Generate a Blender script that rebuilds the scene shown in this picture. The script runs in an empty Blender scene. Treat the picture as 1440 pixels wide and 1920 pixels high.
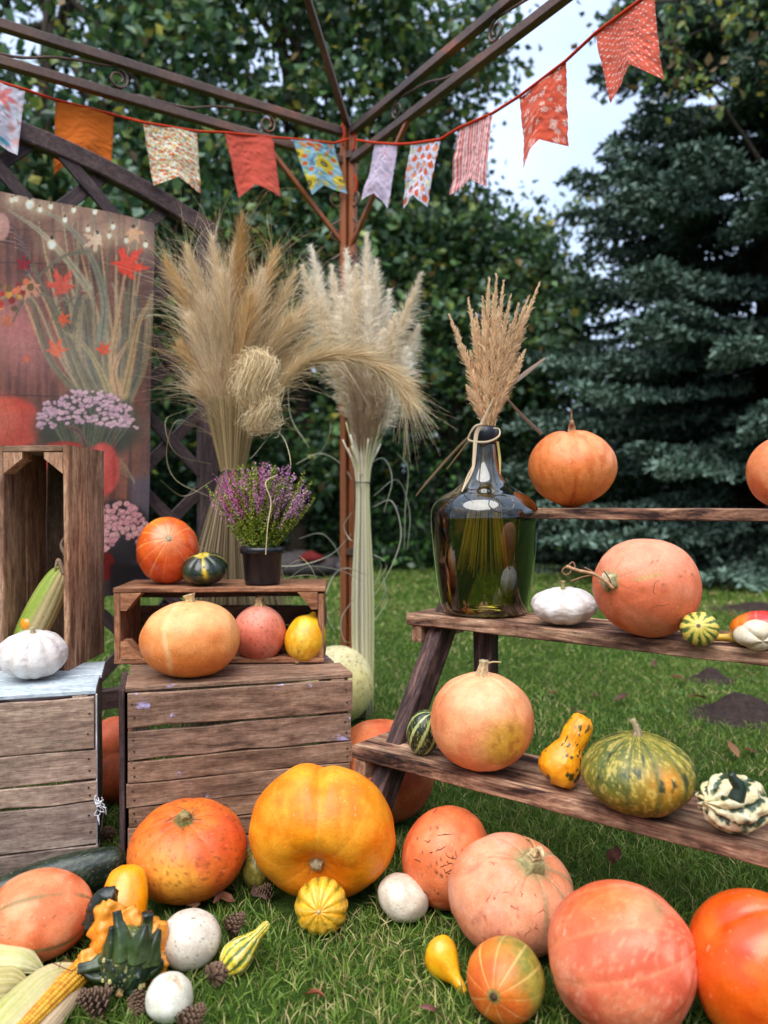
import bpy, math, random
import numpy as np
from mathutils import Vector, Matrix, Quaternion
R = math.radians
sc = bpy.context.scene
C = sc.collection
# ------------------------------------------------------------------ camera
FPX, CX, CY, CAMZ = 1442.0, 720.0, 960.0, 0.78
PITCH = math.atan(15.0 / FPX)
cam_d = bpy.data.cameras.new('camera')
cam_d.sensor_fit = 'AUTO'; cam_d.sensor_width = 36.0; cam_d.lens = 36.0 * FPX / 1920.0
cam_d.clip_start = 0.02; cam_d.clip_end = 400.0
cam_d.dof.use_dof = True; cam_d.dof.focus_distance = 1.6; cam_d.dof.aperture_fstop = 2.8
cam = bpy.data.objects.new('camera', cam_d); C.objects.link(cam)
cam.location = (0, 0, CAMZ); cam.rotation_euler = (R(90) - PITCH, 0, 0)
sc.camera = cam
# ------------------------------------------------------------------ light
SUN_EL, SUN_AZ = R(58), R(200)      # azimuth measured from +Y towards +X
world = bpy.data.worlds.new('World'); sc.world = world; world.use_nodes = True
wn, wl = world.node_tree.nodes, world.node_tree.links
wn.clear()
wo = wn.new('ShaderNodeOutputWorld'); wb = wn.new('ShaderNodeBackground')
sky = wn.new('ShaderNodeTexSky'); sky.sky_type = 'NISHITA'; sky.sun_disc = False
sky.sun_elevation = SUN_EL; sky.sun_rotation = SUN_AZ; sky.dust_density = 2.5; sky.air_density = 1.0
wtc = wn.new('ShaderNodeTexCoord'); wno = wn.new('ShaderNodeTexNoise')
wno.inputs['Scale'].default_value = 3.2; wno.inputs['Detail'].default_value = 7.0; wno.inputs['Roughness'].default_value = 0.55
wr = wn.new('ShaderNodeMapRange'); wr.inputs[1].default_value = 0.35; wr.inputs[2].default_value = 0.62
wr.inputs[3].default_value = 0.62; wr.inputs[4].default_value = 0.97
wm = wn.new('ShaderNodeMix'); wm.data_type = 'RGBA'
wm.inputs[7].default_value = (4.3, 5.2, 7.0, 1)
wl.new(wtc.outputs['Generated'], wno.inputs['Vector']); wl.new(wno.outputs['Fac'], wr.inputs[0])
wl.new(wr.outputs[0], wm.inputs[0]); wl.new(sky.outputs[0], wm.inputs[6])
wl.new(wm.outputs[2], wb.inputs['Color']); wb.inputs['Strength'].default_value = 0.108
wl.new(wb.outputs[0], wo.inputs['Surface'])
sun_d = bpy.data.lights.new('sun', 'SUN'); sun_d.energy = 1.9; sun_d.angle = R(60); sun_d.color = (1.0, 0.965, 0.92)
sun = bpy.data.objects.new('sun', sun_d); C.objects.link(sun)
sdir = Vector((math.sin(SUN_AZ) * math.cos(SUN_EL), math.cos(SUN_AZ) * math.cos(SUN_EL), math.sin(SUN_EL)))
sun.rotation_euler = sdir.to_track_quat('Z', 'Y').to_euler(); sun.location = (0, -2, 6)
sc.view_settings.view_transform = 'Standard'; sc.view_settings.look = 'None'
sc.view_settings.exposure = 1.20; sc.view_settings.gamma = 1.0; sc.view_settings.use_curve_mapping = False
sc.cycles.use_denoising = True
sc.cycles.max_bounces = 8; sc.cycles.transparent_max_bounces = 16

# ------------------------------------------------------------------ pixels <-> place
cp, sp = math.cos(PITCH), math.sin(PITCH)
def ray(px, py):
    a, b = (px - CX) / FPX, -(py - CY) / FPX
    return Vector((a, cp + b * sp, -sp + b * cp))
def at(px, py, Y):
    d = ray(px, py); t = Y / d.y
    return Vector((d.x * t, Y, CAMZ + d.z * t))
def ground(px, py, z=0.0):
    d = ray(px, py); t = (z - CAMZ) / d.z
    return Vector((d.x * t, d.y * t, z))
def on_wall(px, py, P, u):
    """the point of the vertical plane through P along u seen at a pixel"""
    d = ray(px, py); nx, ny = -u[1], u[0]
    t = (P[0] * nx + P[1] * ny) / (d.x * nx + d.y * ny)
    return Vector((d.x * t, d.y * t, CAMZ + d.z * t))
def project(V):
    x, y, z = V[:, 0], V[:, 1], V[:, 2] - CAMZ
    dep = y * cp - z * sp; up = y * sp + z * cp
    return CX + FPX * x / dep, CY - FPX * up / dep

# ------------------------------------------------------------------ noise, colour
def _hash(ix, iy, iz, s):
    h = (ix.astype(np.int64) * 374761393 + iy.astype(np.int64) * 668265263 + iz.astype(np.int64) * 2147483647 + s * 974634777) & 0xFFFFFFFF
    h = ((h ^ (h >> 13)) * 1274126177) & 0xFFFFFFFF
    h = (h ^ (h >> 16)) * 2246822519 & 0xFFFFFFFF
    return ((h ^ (h >> 15)) & 0xFFFFFF) / 16777216.0
def vn(P, s=0):
    P = np.asarray(P, float); i = np.floor(P); f = P - i; f = f * f * (3 - 2 * f); r = 0
    for a in (0, 1):
        for b in (0, 1):
            for c in (0, 1):
                w = (f[:, 0] if a else 1 - f[:, 0]) * (f[:, 1] if b else 1 - f[:, 1]) * (f[:, 2] if c else 1 - f[:, 2])
                r = r + w * _hash(i[:, 0] + a, i[:, 1] + b, i[:, 2] + c, s)
    return r
def fbm(P, s=0, o=3):
    r, a, t = 0, 1.0, 0
    for k in range(o):
        r = r + a * vn(P * 2 ** k + 17.3 * k, s + k); t += a; a *= 0.5
    return r / t
def sm(x, a, b):
    t = np.clip((x - a) / (b - a), 0, 1); return t * t * (3 - 2 * t)
def lin(c):
    c = np.asarray(c, float) / 255.0
    return np.where(c <= 0.04045, c / 12.92, ((c + 0.055) / 1.055) ** 2.4)
def L4(*c, k=0.85):
    v = lin(c) * k; return (float(v[0]), float(v[1]), float(v[2]), 1.0)
def mixc(c, d, m):
    return c * (1 - m[:, None]) + np.asarray(d, float)[None, :] * m[:, None]

# ------------------------------------------------------------------ meshes and objects
def mesh(name, V, faces, col=None, smooth=True):
    V = np.asarray(V, np.float32)
    if not isinstance(faces, (list, tuple)): faces = [faces]
    fs = [np.asarray(f, np.int32) for f in faces if len(f)]
    me = bpy.data.meshes.new(name)
    me.vertices.add(len(V)); me.vertices.foreach_set('co', V.ravel())
    li = np.concatenate([f.ravel() for f in fs]); me.loops.add(len(li)); me.loops.foreach_set('vertex_index', li)
    tot = np.concatenate([np.full(len(f), f.shape[1], np.int32) for f in fs])
    st = np.concatenate([[0], np.cumsum(tot)[:-1]]).astype(np.int32)
    me.polygons.add(len(tot)); me.polygons.foreach_set('loop_start', st)
    me.polygons.foreach_set('use_smooth', np.full(len(tot), smooth))
    me.update(calc_edges=True)
    if col is not None:
        a = me.color_attributes.new('Col', 'FLOAT_COLOR', 'POINT')
        cc = np.ones((len(V), 4), np.float32); cc[:, :3] = col; a.data.foreach_set('color', cc.ravel())
    return me
def put(name, me, mat, parent=None, loc=(0, 0, 0), kind=None, label=None):
    o = bpy.data.objects.new(name, me); C.objects.link(o)
    if mat is not None and not me.materials: me.materials.append(mat)
    if parent is not None: o.parent = parent
    o.location = loc
    if kind: o['kind'] = kind
    if label: o['label'] = label
    return o
def tag(o, label, cat, group=None):
    o['label'] = label; o['category'] = cat
    if group: o['group'] = group
    return o
def thing(name, label, cat, loc=(0, 0, 0), rz=0.0, group=None):
    o = bpy.data.objects.new(name, None); C.objects.link(o); o.empty_display_size = 0.05
    o.location = loc; o.rotation_euler = (0, 0, rz); return tag(o, label, cat, group)
class MB:
    def __init__(s): s.V, s.F, s.K, s.n = [], {}, [], 0
    def add(s, V, faces, col=None):
        V = np.asarray(V, float).reshape(-1, 3)
        if not isinstance(faces, (list, tuple)): faces = [faces]
        for f in faces:
            f = np.asarray(f, np.int64)
            if len(f): s.F.setdefault(f.shape[1], []).append(f + s.n)
        c = np.full((len(V), 3), 0.5) if col is None else np.broadcast_to(np.asarray(col, float), (len(V), 3))
        s.V.append(V); s.K.append(c); s.n += len(V); return s
    def build(s, name, mat, parent=None, off=(0, 0, 0), smooth=True, kind=None, label=None, loc=(0, 0, 0)):
        me = mesh(name, np.concatenate(s.V) - np.asarray(off, float), [np.concatenate(f) for f in s.F.values()], np.concatenate(s.K), smooth)
        return put(name, me, mat, parent, loc, kind, label)
def frames(P):
    P = np.asarray(P, float); T = np.gradient(P, axis=0); T /= np.linalg.norm(T, axis=1)[:, None] + 1e-12
    a = np.array([0, 0, 1.0]) if abs(T[0][2]) < 0.9 else np.array([1.0, 0, 0])
    N = [np.cross(T[0], a)]; N[0] /= np.linalg.norm(N[0])
    for k in range(1, len(P)):
        n = N[-1] - T[k] * np.dot(N[-1], T[k]); N.append(n / (np.linalg.norm(n) + 1e-12))
    N = np.array(N); return T, N, np.cross(T, N)
def spline(P, k=6):
    P = [np.asarray(p, float) for p in P]; Q = [2 * P[0] - P[1]] + P + [2 * P[-1] - P[-2]]; out = []
    for i in range(1, len(Q) - 2):
        for t in np.linspace(0, 1, k, endpoint=False):
            a, b, c, d = Q[i - 1:i + 3]
            out.append(0.5 * (2 * b + (c - a) * t + (2 * a - 5 * b + 4 * c - d) * t * t + (3 * b - a - 3 * c + d) * t ** 3))
    out.append(P[-1]); return np.array(out)
def tube(P, r, n=8, ridge=0.0, nr=5, flat=1.0):
    P = np.asarray(P, float); m = len(P); r = np.broadcast_to(np.asarray(r, float), (m,))
    T, N, B = frames(P); a = np.linspace(0, 2 * np.pi, n, endpoint=False)
    rr = r[:, None] * (1 + ridge * np.cos(nr * a)[None, :])
    V = P[:, None] + rr[..., None] * (np.cos(a)[None, :, None] * N[:, None] + flat * np.sin(a)[None, :, None] * B[:, None])
    i, j = np.meshgrid(np.arange(m - 1), np.arange(n), indexing='ij'); j2 = (j + 1) % n
    F = np.stack([i * n + j, i * n + j2, (i + 1) * n + j2, (i + 1) * n + j], -1).reshape(-1, 4)
    return V.reshape(-1, 3), [F, np.arange(n)[::-1][None, :], (np.arange(n) + (m - 1) * n)[None, :]]
SQ = []
def sqtube(P, w, h=None, up=(0, 0, 1)):
    """square bar along a polyline; up keeps its faces level"""
    P = np.asarray(P, float); h = h or w; T = np.gradient(P, axis=0); T /= np.linalg.norm(T, axis=1)[:, None]
    S = np.cross(T, np.asarray(up, float)); S /= np.linalg.norm(S, axis=1)[:, None]; U = np.cross(S, T)
    c = 0.16; ring = [(-1, -1 + c), (-1, 1 - c), (-1 + c, 1), (1 - c, 1), (1, 1 - c), (1, -1 + c), (1 - c, -1), (-1 + c, -1)]
    V = np.array([[p + s * a * w / 2 + u * b * h / 2 for a, b in ring] for p, s, u in zip(P, S, U)]); m = len(P); n = 8
    i, j = np.meshgrid(np.arange(m - 1), np.arange(n), indexing='ij'); j2 = (j + 1) % n
    F = np.stack([i * n + j, i * n + j2, (i + 1) * n + j2, (i + 1) * n + j], -1).reshape(-1, 4)
    return V.reshape(-1, 3), [F, np.arange(n)[::-1][None, :], (np.arange(n) + (m - 1) * n)[None, :]]
def lathe(prof, n=48):
    prof = np.asarray(prof, float); m = len(prof); a = np.linspace(0, 2 * np.pi, n, endpoint=False)
    V = np.stack([prof[:, 0, None] * np.cos(a), prof[:, 0, None] * np.sin(a), np.repeat(prof[:, 1, None], n, 1)], -1)
    i, j = np.meshgrid(np.arange(m - 1), np.arange(n), indexing='ij'); j2 = (j + 1) % n
    return V.reshape(-1, 3), np.stack([i * n + j, i * n + j2, (i + 1) * n + j2, (i + 1) * n + j], -1).reshape(-1, 4)
def gridf(m, n):
    i, j = np.meshgrid(np.arange(m - 1), np.arange(n - 1), indexing='ij')
    return np.stack([i * n + j, i * n + j + 1, (i + 1) * n + j + 1, (i + 1) * n + j], -1).reshape(-1, 4)
def ribbons(P, w, rng, face=None, col=None):
    """P (n,k,3) strands -> thin ribbons; w (n,) or (n,k)"""
    P = np.asarray(P, float); n, k, _ = P.shape; T = np.gradient(P, axis=1); T /= np.linalg.norm(T, axis=2)[..., None] + 1e-12
    rd = rng.normal(size=(n, 1, 3)) if face is None else np.asarray(face, float).reshape(1, 1, 3) + 0.6 * rng.normal(size=(n, 1, 3))
    S = np.cross(T, np.broadcast_to(rd, T.shape)); S /= np.linalg.norm(S, axis=2)[..., None] + 1e-12
    w = np.asarray(w, float)
    if w.ndim == 1: w = w[:, None] * np.ones((1, k))
    V = np.stack([P - S * w[..., None] / 2, P + S * w[..., None] / 2], 2).reshape(-1, 3)
    b = (np.arange(n) * 2 * k)[:, None] + 2 * np.arange(k - 1)[None, :]; b = b.reshape(-1)
    F = np.stack([b, b + 1, b + 3, b + 2], -1)
    c = None if col is None else np.repeat(np.asarray(col, float).reshape(n, -1, 3) * np.ones((1, k, 1)), 2, axis=1).reshape(-1, 3)
    return V, F, c

# ------------------------------------------------------------------ materials
class NT:
    def __init__(s, name):
        s.m = bpy.data.materials.new(name); s.m.use_nodes = True; s.t = s.m.node_tree; s.t.nodes.clear()
        s.out = s.t.nodes.new('ShaderNodeOutputMaterial')
    def n(s, ty, ins=None, **kw):
        x = s.t.nodes.new(ty)
        for k, v in kw.items(): setattr(x, k, v)
        for k, v in (ins or {}).items():
            if hasattr(v, 'node'): s.t.links.new(v, x.inputs[k])
            else: x.inputs[k].default_value = v
        return x
    def noise(s, vec, scale, detail=3, rough=0.5, dist=0.0):
        return s.n('ShaderNodeTexNoise', {'Vector': vec, 'Scale': scale, 'Detail': detail, 'Roughness': rough, 'Distortion': dist}).outputs['Fac']
    def rng(s, v, a, b, c=0.0, d=1.0):
        return s.n('ShaderNodeMapRange', {0: v, 1: a, 2: b, 3: c, 4: d}).outputs[0]
    def mix(s, f, a, b, mode='MIX'):
        return s.n('ShaderNodeMix', {0: f, 6: a, 7: b}, data_type='RGBA', blend_type=mode).outputs[2]
    def ramp(s, v, stops):
        x = s.n('ShaderNodeValToRGB', {0: v}); e = x.color_ramp.elements
        while len(e) < len(stops): e.new(0.5)
        for k, (p, c) in enumerate(stops): e[k].position = p; e[k].color = c
        return x.outputs[0]
    def bump(s, h, st, dist=0.002, nrm=None):
        i = {'Height': h, 'Strength': st, 'Distance': dist}
        if nrm is not None: i['Normal'] = nrm
        return s.n('ShaderNodeBump', i).outputs[0]
    def obj(s): return s.n('ShaderNodeTexCoord').outputs['Object']
    def fin(s, **ins):
        p = s.n('ShaderNodeBsdfPrincipled', {k.replace('_', ' '): v for k, v in ins.items()})
        s.t.links.new(p.outputs[0], s.out.inputs['Surface']); return s.m
def W4(v): return (v, v, v, 1)
def m_rind(name, rough=0.42, bump=0.34, speck=0.35, spec=0.4, coat=0.0, scale=1.0):
    t = NT(name); o = t.obj(); c = t.n('ShaderNodeAttribute', attribute_name='Col').outputs['Color']
    n1 = t.noise(o, 38 * scale, 5, 0.6); n2 = t.noise(o, 240 * scale, 3, 0.6)
    c = t.mix(1.0, c, t.ramp(n1, [(0.3, (0.86, 0.80, 0.74, 1)), (0.7, W4(1.12))]), 'MULTIPLY')
    vq = t.noise(o, 16 * scale, 4, 0.62, 1.6); vq = t.n('ShaderNodeMath', {0: vq, 1: 0.5}, operation='SUBTRACT').outputs[0]; vq = t.n('ShaderNodeMath', {0: vq}, operation='ABSOLUTE').outputs[0]
    gate = t.rng(t.noise(o, 9 * scale, 2, 0.5), 0.52, 0.62, 0, speck); vl = t.n('ShaderNodeMath', {0: t.rng(vq, 0.0, 0.006, 1, 0), 1: gate}, operation='MULTIPLY').outputs[0]
    c = t.mix(vl, c, (0.30, 0.13, 0.06, 1))
    c = t.mix(1.0, c, t.ramp(n2, [(0.3, W4(0.86)), (0.7, W4(1.07))]), 'MULTIPLY')
    sp_ = t.rng(t.noise(o, 95 * scale, 2, 0.5), 0.70, 0.76, 0, speck)
    c = t.mix(sp_, c, (0.16, 0.07, 0.03, 1))
    pale = t.rng(t.noise(o, 150 * scale, 2, 0.5, 0.6), 0.68, 0.75, 0, 0.30)
    c = t.mix(pale, c, (0.85, 0.62, 0.38, 1))
    r = t.rng(n1, 0.3, 0.7, rough - 0.07, rough + 0.10)
    b = t.bump(t.noise(o, 55 * scale, 4, 0.6), bump, 0.004); b = t.bump(n2, bump * 0.7, 0.001, b)
    return t.fin(Base_Color=c, Roughness=r, Normal=b, Specular_IOR_Level=spec, Coat_Weight=coat, Coat_Roughness=0.25)
def m_attr(name, rough=0.7, trans=0.0, bump=0.0, bs=80, spec=0.3, var=0.0, metal=0.0, sheen=0.0):
    t = NT(name); c = t.n('ShaderNodeAttribute', attribute_name='Col').outputs['Color']; o = t.obj(); ins = {}
    if var: c = t.mix(1.0, c, t.ramp(t.noise(o, bs, 4, 0.6), [(0.3, W4(1 - var)), (0.7, W4(1 + var))]), 'MULTIPLY')
    if bump: ins['Normal'] = t.bump(t.noise(o, bs, 4, 0.6), bump, 0.003)
    m = t.fin(Base_Color=c, Roughness=rough, Specular_IOR_Level=spec, Metallic=metal, Sheen_Weight=sheen, **ins)
    if trans:
        p = [n for n in t.t.nodes if n.type == 'BSDF_PRINCIPLED'][0]
        tr = t.n('ShaderNodeBsdfTranslucent', {'Color': c}); mx = t.n('ShaderNodeMixShader', {0: trans, 1: p.outputs[0], 2: tr.outputs[0]})
        t.t.links.new(mx.outputs[0], t.out.inputs['Surface'])
    return m
def m_wood(name, dark, mid, light, blotch=0.5, contrast=0.5, rough=0.75, bump=0.5, paint=None, pcol=(0.6, 0.55, 0.8, 1), pthr=(0.62, 0.66), grain=1.0):
    t = NT(name); o = t.obj(); rn = t.n('ShaderNodeObjectInfo').outputs['Random']
    off = t.n('ShaderNodeVectorMath', {0: t.n('ShaderNodeCombineXYZ', {0: rn, 1: rn, 2: rn}).outputs[0], 1: (37.0, 53.0, 71.0)}, operation='MULTIPLY').outputs[0]
    v = t.n('ShaderNodeVectorMath', {0: o, 1: off}, operation='ADD').outputs[0]
    vf = t.n('ShaderNodeMapping', {'Vector': v, 'Scale': (38 * grain, 300 * grain, 300 * grain)}).outputs[0]
    vm = t.n('ShaderNodeMapping', {'Vector': v, 'Scale': (9.0 * grain, 58 * grain, 58 * grain)}).outputs[0]
    fine = t.noise(vf, 1.0, 4, 0.65, 0.3); midn = t.noise(vm, 1.0, 6, 0.68, 0.55); big = t.noise(v, 7, 4, 0.6)
    lo, hi = 0.5 - 0.28 * (1 - contrast) - 0.06, 0.5 + 0.28 * (1 - contrast) + 0.06
    c = t.ramp(midn, [(lo, dark), (0.5, mid), (hi, light)])
    c = t.mix(1.0, c, t.ramp(fine, [(0.3, W4(0.62)), (0.65, W4(1.2))]), 'MULTIPLY')
    c = t.mix(1.0, c, t.ramp(big, [(0.32, W4(1 - blotch)), (0.65, W4(1 + 0.35 * blotch))]), 'MULTIPLY')
    c = t.mix(1.0, c, t.ramp(t.noise(v, 75, 5, 0.7), [(0.32, W4(0.78)), (0.6, W4(1.12))]), 'MULTIPLY')
    tint = t.n('ShaderNodeMath', {0: rn, 1: 9.7}, operation='MULTIPLY').outputs[0]
    tint = t.n('ShaderNodeMath', {0: tint}, operation='FRACT').outputs[0]
    c = t.mix(1.0, c, t.ramp(tint, [(0.0, (0.78, 0.80, 0.84, 1)), (1.0, (1.14, 1.08, 1.0, 1))]), 'MULTIPLY')
    cr = t.rng(fine, 0.27, 0.36, 0.75, 0.0); c = t.mix(cr, c, tuple(x * 0.35 for x in dark[:3]) + (1,))
    kn = t.n('ShaderNodeTexVoronoi', {'Vector': t.n('ShaderNodeMapping', {'Vector': v, 'Scale': (6.0, 13, 13)}).outputs[0], 'Scale': 1.0})
    c = t.mix(t.rng(kn.outputs['Distance'], 0.0, 0.13, 0.8, 0.0), c, tuple(x * 0.4 for x in dark[:3]) + (1,))
    if paint:
        pn = t.noise(v, paint, 5, 0.7); pn2 = t.rng(t.noise(vm, 2.0, 3, 0.6), 0.42, 0.56)
        pm = t.n('ShaderNodeMath', {0: t.rng(pn, pthr[0], pthr[1]), 1: pn2}, operation='MULTIPLY').outputs[0]
        c = t.mix(pm, c, pcol)
    b = t.bump(fine, bump, 0.0012); b = t.bump(midn, bump, 0.0025, b)
    return t.fin(Base_Color=c, Roughness=rough, Normal=b, Specular_IOR_Level=0.25)

M = {}
M['rind'] = m_rind('pumpkin_rind'); M['rind_dull'] = m_rind('dull_pumpkin_rind', 0.55, 0.3, 0.45, 0.3)
M['rind_gloss'] = m_rind('glossy_rind', 0.27, 0.12, 0.12, 0.5, 0.25); M['rind_white'] = m_rind('white_rind', 0.42, 0.2, 0.10, 0.4)
M['rind_small'] = m_rind('small_gourd_rind', 0.34, 0.25, 0.1, 0.45, 0.1, 1.6)
M['stem'] = m_attr('dry_stem', 0.8, bump=0.8, bs=160, var=0.3)
M['straw'] = m_attr('straw', 0.65, trans=0.25, spec=0.25)
M['plume'] = m_attr('grass_plume', 0.8, trans=0.28, spec=0.15)
M['leaf'] = m_attr('tree_leaf', 0.45, trans=0.32, spec=0.5)
M['needle'] = m_attr('spruce_needle', 0.6, trans=0.05, spec=0.25)
M['grass'] = m_attr('grass_blade', 0.5, trans=0.3, spec=0.3)
M['bark'] = m_attr('bark', 0.9, bump=1.0, bs=30, var=0.35)
M['cloth'] = m_attr('printed_cotton', 0.9, trans=0.22, bump=0.15, bs=700, spec=0.1, var=0.06, sheen=0.2)
M['poster'] = m_attr('poster_print', 0.33, spec=0.5, var=0.05, bs=30)
M['husk'] = m_attr('corn_husk', 0.6, trans=0.2, bump=0.3, bs=120, spec=0.3, var=0.08)
M['kernel'] = m_attr('corn_kernel', 0.35, spec=0.5, var=0.1, bs=200)
M['cone'] = m_attr('pine_cone_scale', 0.8, bump=0.5, bs=300, var=0.25)
M['plain'] = m_attr('painted', 0.6, var=0.1)
M['soil'] = m_attr('loose_soil', 0.95, bump=1.0, bs=60, var=0.35, spec=0.1)
M['stone'] = m_attr('grey_stone', 0.85, bump=1.0, bs=14, var=0.3, spec=0.2)
M['w_brown'] = m_wood('crate_brown_wood', L4(100, 74, 58), L4(160, 124, 100), L4(192, 158, 132), 0.4, 0.5, paint=13, pcol=L4(190, 180, 226), pthr=(0.62, 0.66))
M['w_grey'] = m_wood('crate_grey_wood', L4(112, 92, 82), L4(166, 142, 126), L4(198, 178, 160), 0.3, 0.45)
M['w_white'] = m_wood('white_painted_wood', L4(150, 160, 165), L4(205, 220, 228), L4(235, 244, 250), 0.15, 0.3, rough=0.5, bump=0.3)
M['w_warm'] = m_wood('weathered_warm_wood', L4(110, 72, 52), L4(180, 134, 104), L4(216, 176, 142), 0.3, 0.6, grain=0.8)
M['w_red'] = m_wood('reddish_crate_wood', L4(104, 60, 40), L4(172, 116, 82), L4(208, 156, 118), 0.4, 0.5)
M['w_inner'] = m_wood('old_crate_wood', L4(84, 62, 48), L4(134, 104, 82), L4(166, 136, 110), 0.5, 0.4)
M['w_burnt'] = m_wood('scorched_shelf_wood', L4(56, 34, 28), L4(160, 114, 88), L4(228, 182, 144), 0.5, 0.8, bump=0.8, grain=0.55)
M['w_dark'] = m_wood('dark_stained_wood', L4(48, 36, 38), L4(84, 66, 66), L4(116, 96, 94), 0.3, 0.3, rough=0.55, bump=0.3)
M['w_leg'] = m_wood('stained_ladder_leg', L4(36, 24, 26), L4(72, 52, 50), L4(122, 92, 84), 0.5, 0.7, rough=0.6, bump=0.7)
def m_metal():
    t = NT('bronze_painted_metal'); o = t.obj()
    n1 = t.noise(o, 3.0, 4, 0.6, 0.4); n2 = t.noise(o, 90, 3, 0.6)
    c = t.ramp(n1, [(0.40, L4(92, 74, 66)), (0.58, L4(126, 94, 78)), (0.70, L4(205, 108, 70))])
    c = t.mix(1.0, c, t.ramp(n2, [(0.3, W4(0.75)), (0.7, W4(1.15))]), 'MULTIPLY')
    return t.fin(Base_Color=c, Roughness=0.42, Metallic=0.35, Normal=t.bump(n2, 0.2, 0.001), Specular_IOR_Level=0.5)
M['metal'] = m_metal()
def m_post():
    t = NT('orange_brown_post_paint'); o = t.obj(); v = t.n('ShaderNodeMapping', {'Vector': o, 'Scale': (60, 60, 3)}).outputs[0]
    n1 = t.noise(v, 1.0, 4, 0.6)
    c = t.ramp(n1, [(0.3, L4(112, 66, 42)), (0.5, L4(178, 104, 60)), (0.7, L4(140, 92, 70))])
    return t.fin(Base_Color=c, Roughness=0.38, Metallic=0.25, Specular_IOR_Level=0.5)
M['post'] = m_post()
def m_simple(name, col, rough=0.5, spec=0.4, bs=60, b=0.1, coat=0.0):
    t = NT(name); o = t.obj(); n1 = t.noise(o, bs, 4, 0.6)
    c = t.mix(1.0, col, t.ramp(n1, [(0.3, W4(0.85)), (0.7, W4(1.12))]), 'MULTIPLY')
    return t.fin(Base_Color=c, Roughness=rough, Normal=t.bump(n1, b, 0.002), Specular_IOR_Level=spec, Coat_Weight=coat)
M['pot'] = m_simple('black_plastic', (0.008, 0.009, 0.013, 1), 0.32, 0.5)
M['cord'] = m_simple('red_orange_tape', L4(205, 62, 30), 0.85, 0.2, 300, 0.3)
M['raffia'] = m_simple('pale_raffia', L4(226, 200, 165), 0.7, 0.3, 200, 0.3)
def m_glass():
    t = NT('green_bottle_glass'); fr = t.n('ShaderNodeFresnel', {'IOR': 1.5}).outputs[0]
    o = t.obj(); nb = t.bump(t.noise(o, 9, 2, 0.5), 0.12, 0.01)
    tr = t.n('ShaderNodeBsdfTransparent', {'Color': (0.42, 0.39, 0.11, 1)}); gl = t.n('ShaderNodeBsdfGlossy', {'Color': (0.95, 0.97, 0.95, 1), 'Roughness': 0.03, 'Normal': nb})
    f2 = t.n('ShaderNodeMath', {0: fr, 1: 2.5}, operation='MULTIPLY'); f2.use_clamp = True
    mx = t.n('ShaderNodeMixShader', {0: f2.outputs[0], 1: tr.outputs[0], 2: gl.outputs[0]})
    t.t.links.new(mx.outputs[0], t.out.inputs['Surface']); return t.m
M['glass'] = m_glass()

# ------------------------------------------------------------------ boards
def board_mesh(l, w, th, seed, rag=0.0015, k=3):
    rg = np.random.default_rng(seed); c = min(0.0022, th * 0.2, w * 0.2)
    ring = np.array([(-w / 2, -th / 2 + c), (-w / 2, th / 2 - c), (-w / 2 + c, th / 2), (w / 2 - c, th / 2), (w / 2, th / 2 - c), (w / 2, -th / 2 + c), (w / 2 - c, -th / 2), (-w / 2 + c, -th / 2)])
    V = []
    e1, e2 = rg.normal(size=k + 1) * rag, rg.normal(size=k + 1) * rag
    for i in range(k + 1):
        x = -l / 2 + l * i / k + (rg.normal() * rag * 1.5 if i in (0, k) else 0); r = ring.copy()
        r[[0, 1, 2, 7], 0] += e1[i]; r[[3, 4, 5, 6], 0] += e2[i]; r[:, 1] += rg.normal() * rag * 0.3
        V += [(x, a, b) for a, b in r]
    n = 8; i, j = np.meshgrid(np.arange(k), np.arange(n), indexing='ij'); j2 = (j + 1) % n
    F = np.stack([i * n + j, (i + 1) * n + j, (i + 1) * n + j2, i * n + j2], -1).reshape(-1, 4)
    return mesh('board', np.array(V), [F, np.arange(n)[None, :], (np.arange(n) + k * n)[::-1][None, :]], None, False)
BSEED = [100]
def board(name, c, ex, ey, l, w, th, mat, parent, rag=0.0015, k=3, label=None):
    """board centred at c (parent's frame), long side along ex, width along ey"""
    BSEED[0] += 1
    ex = Vector(ex).normalized(); ey = Vector(ey); ey = (ey - ex * ey.dot(ex)).normalized(); ez = ex.cross(ey)
    me = board_mesh(l, w, th, BSEED[0], rag, k); me.materials.append(M[mat])
    o = bpy.data.objects.new(name, me); C.objects.link(o); o.parent = parent
    o.matrix_local = Matrix(((ex.x, ey.x, ez.x, c[0]), (ex.y, ey.y, ez.y, c[1]), (ex.z, ey.z, ez.z, c[2]), (0, 0, 0, 1)))
    if label: o['label'] = label
    return o
def nail(mb, x, y, z, nrm, r=0.0022):
    P = np.array([(x, y, z), (x + nrm[0] * 0.0012, y + nrm[1] * 0.0012, z + nrm[2] * 0.0012)]); v, f = tube(P, r, 6); mb.add(v, f, (0.03, 0.025, 0.02))
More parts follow.
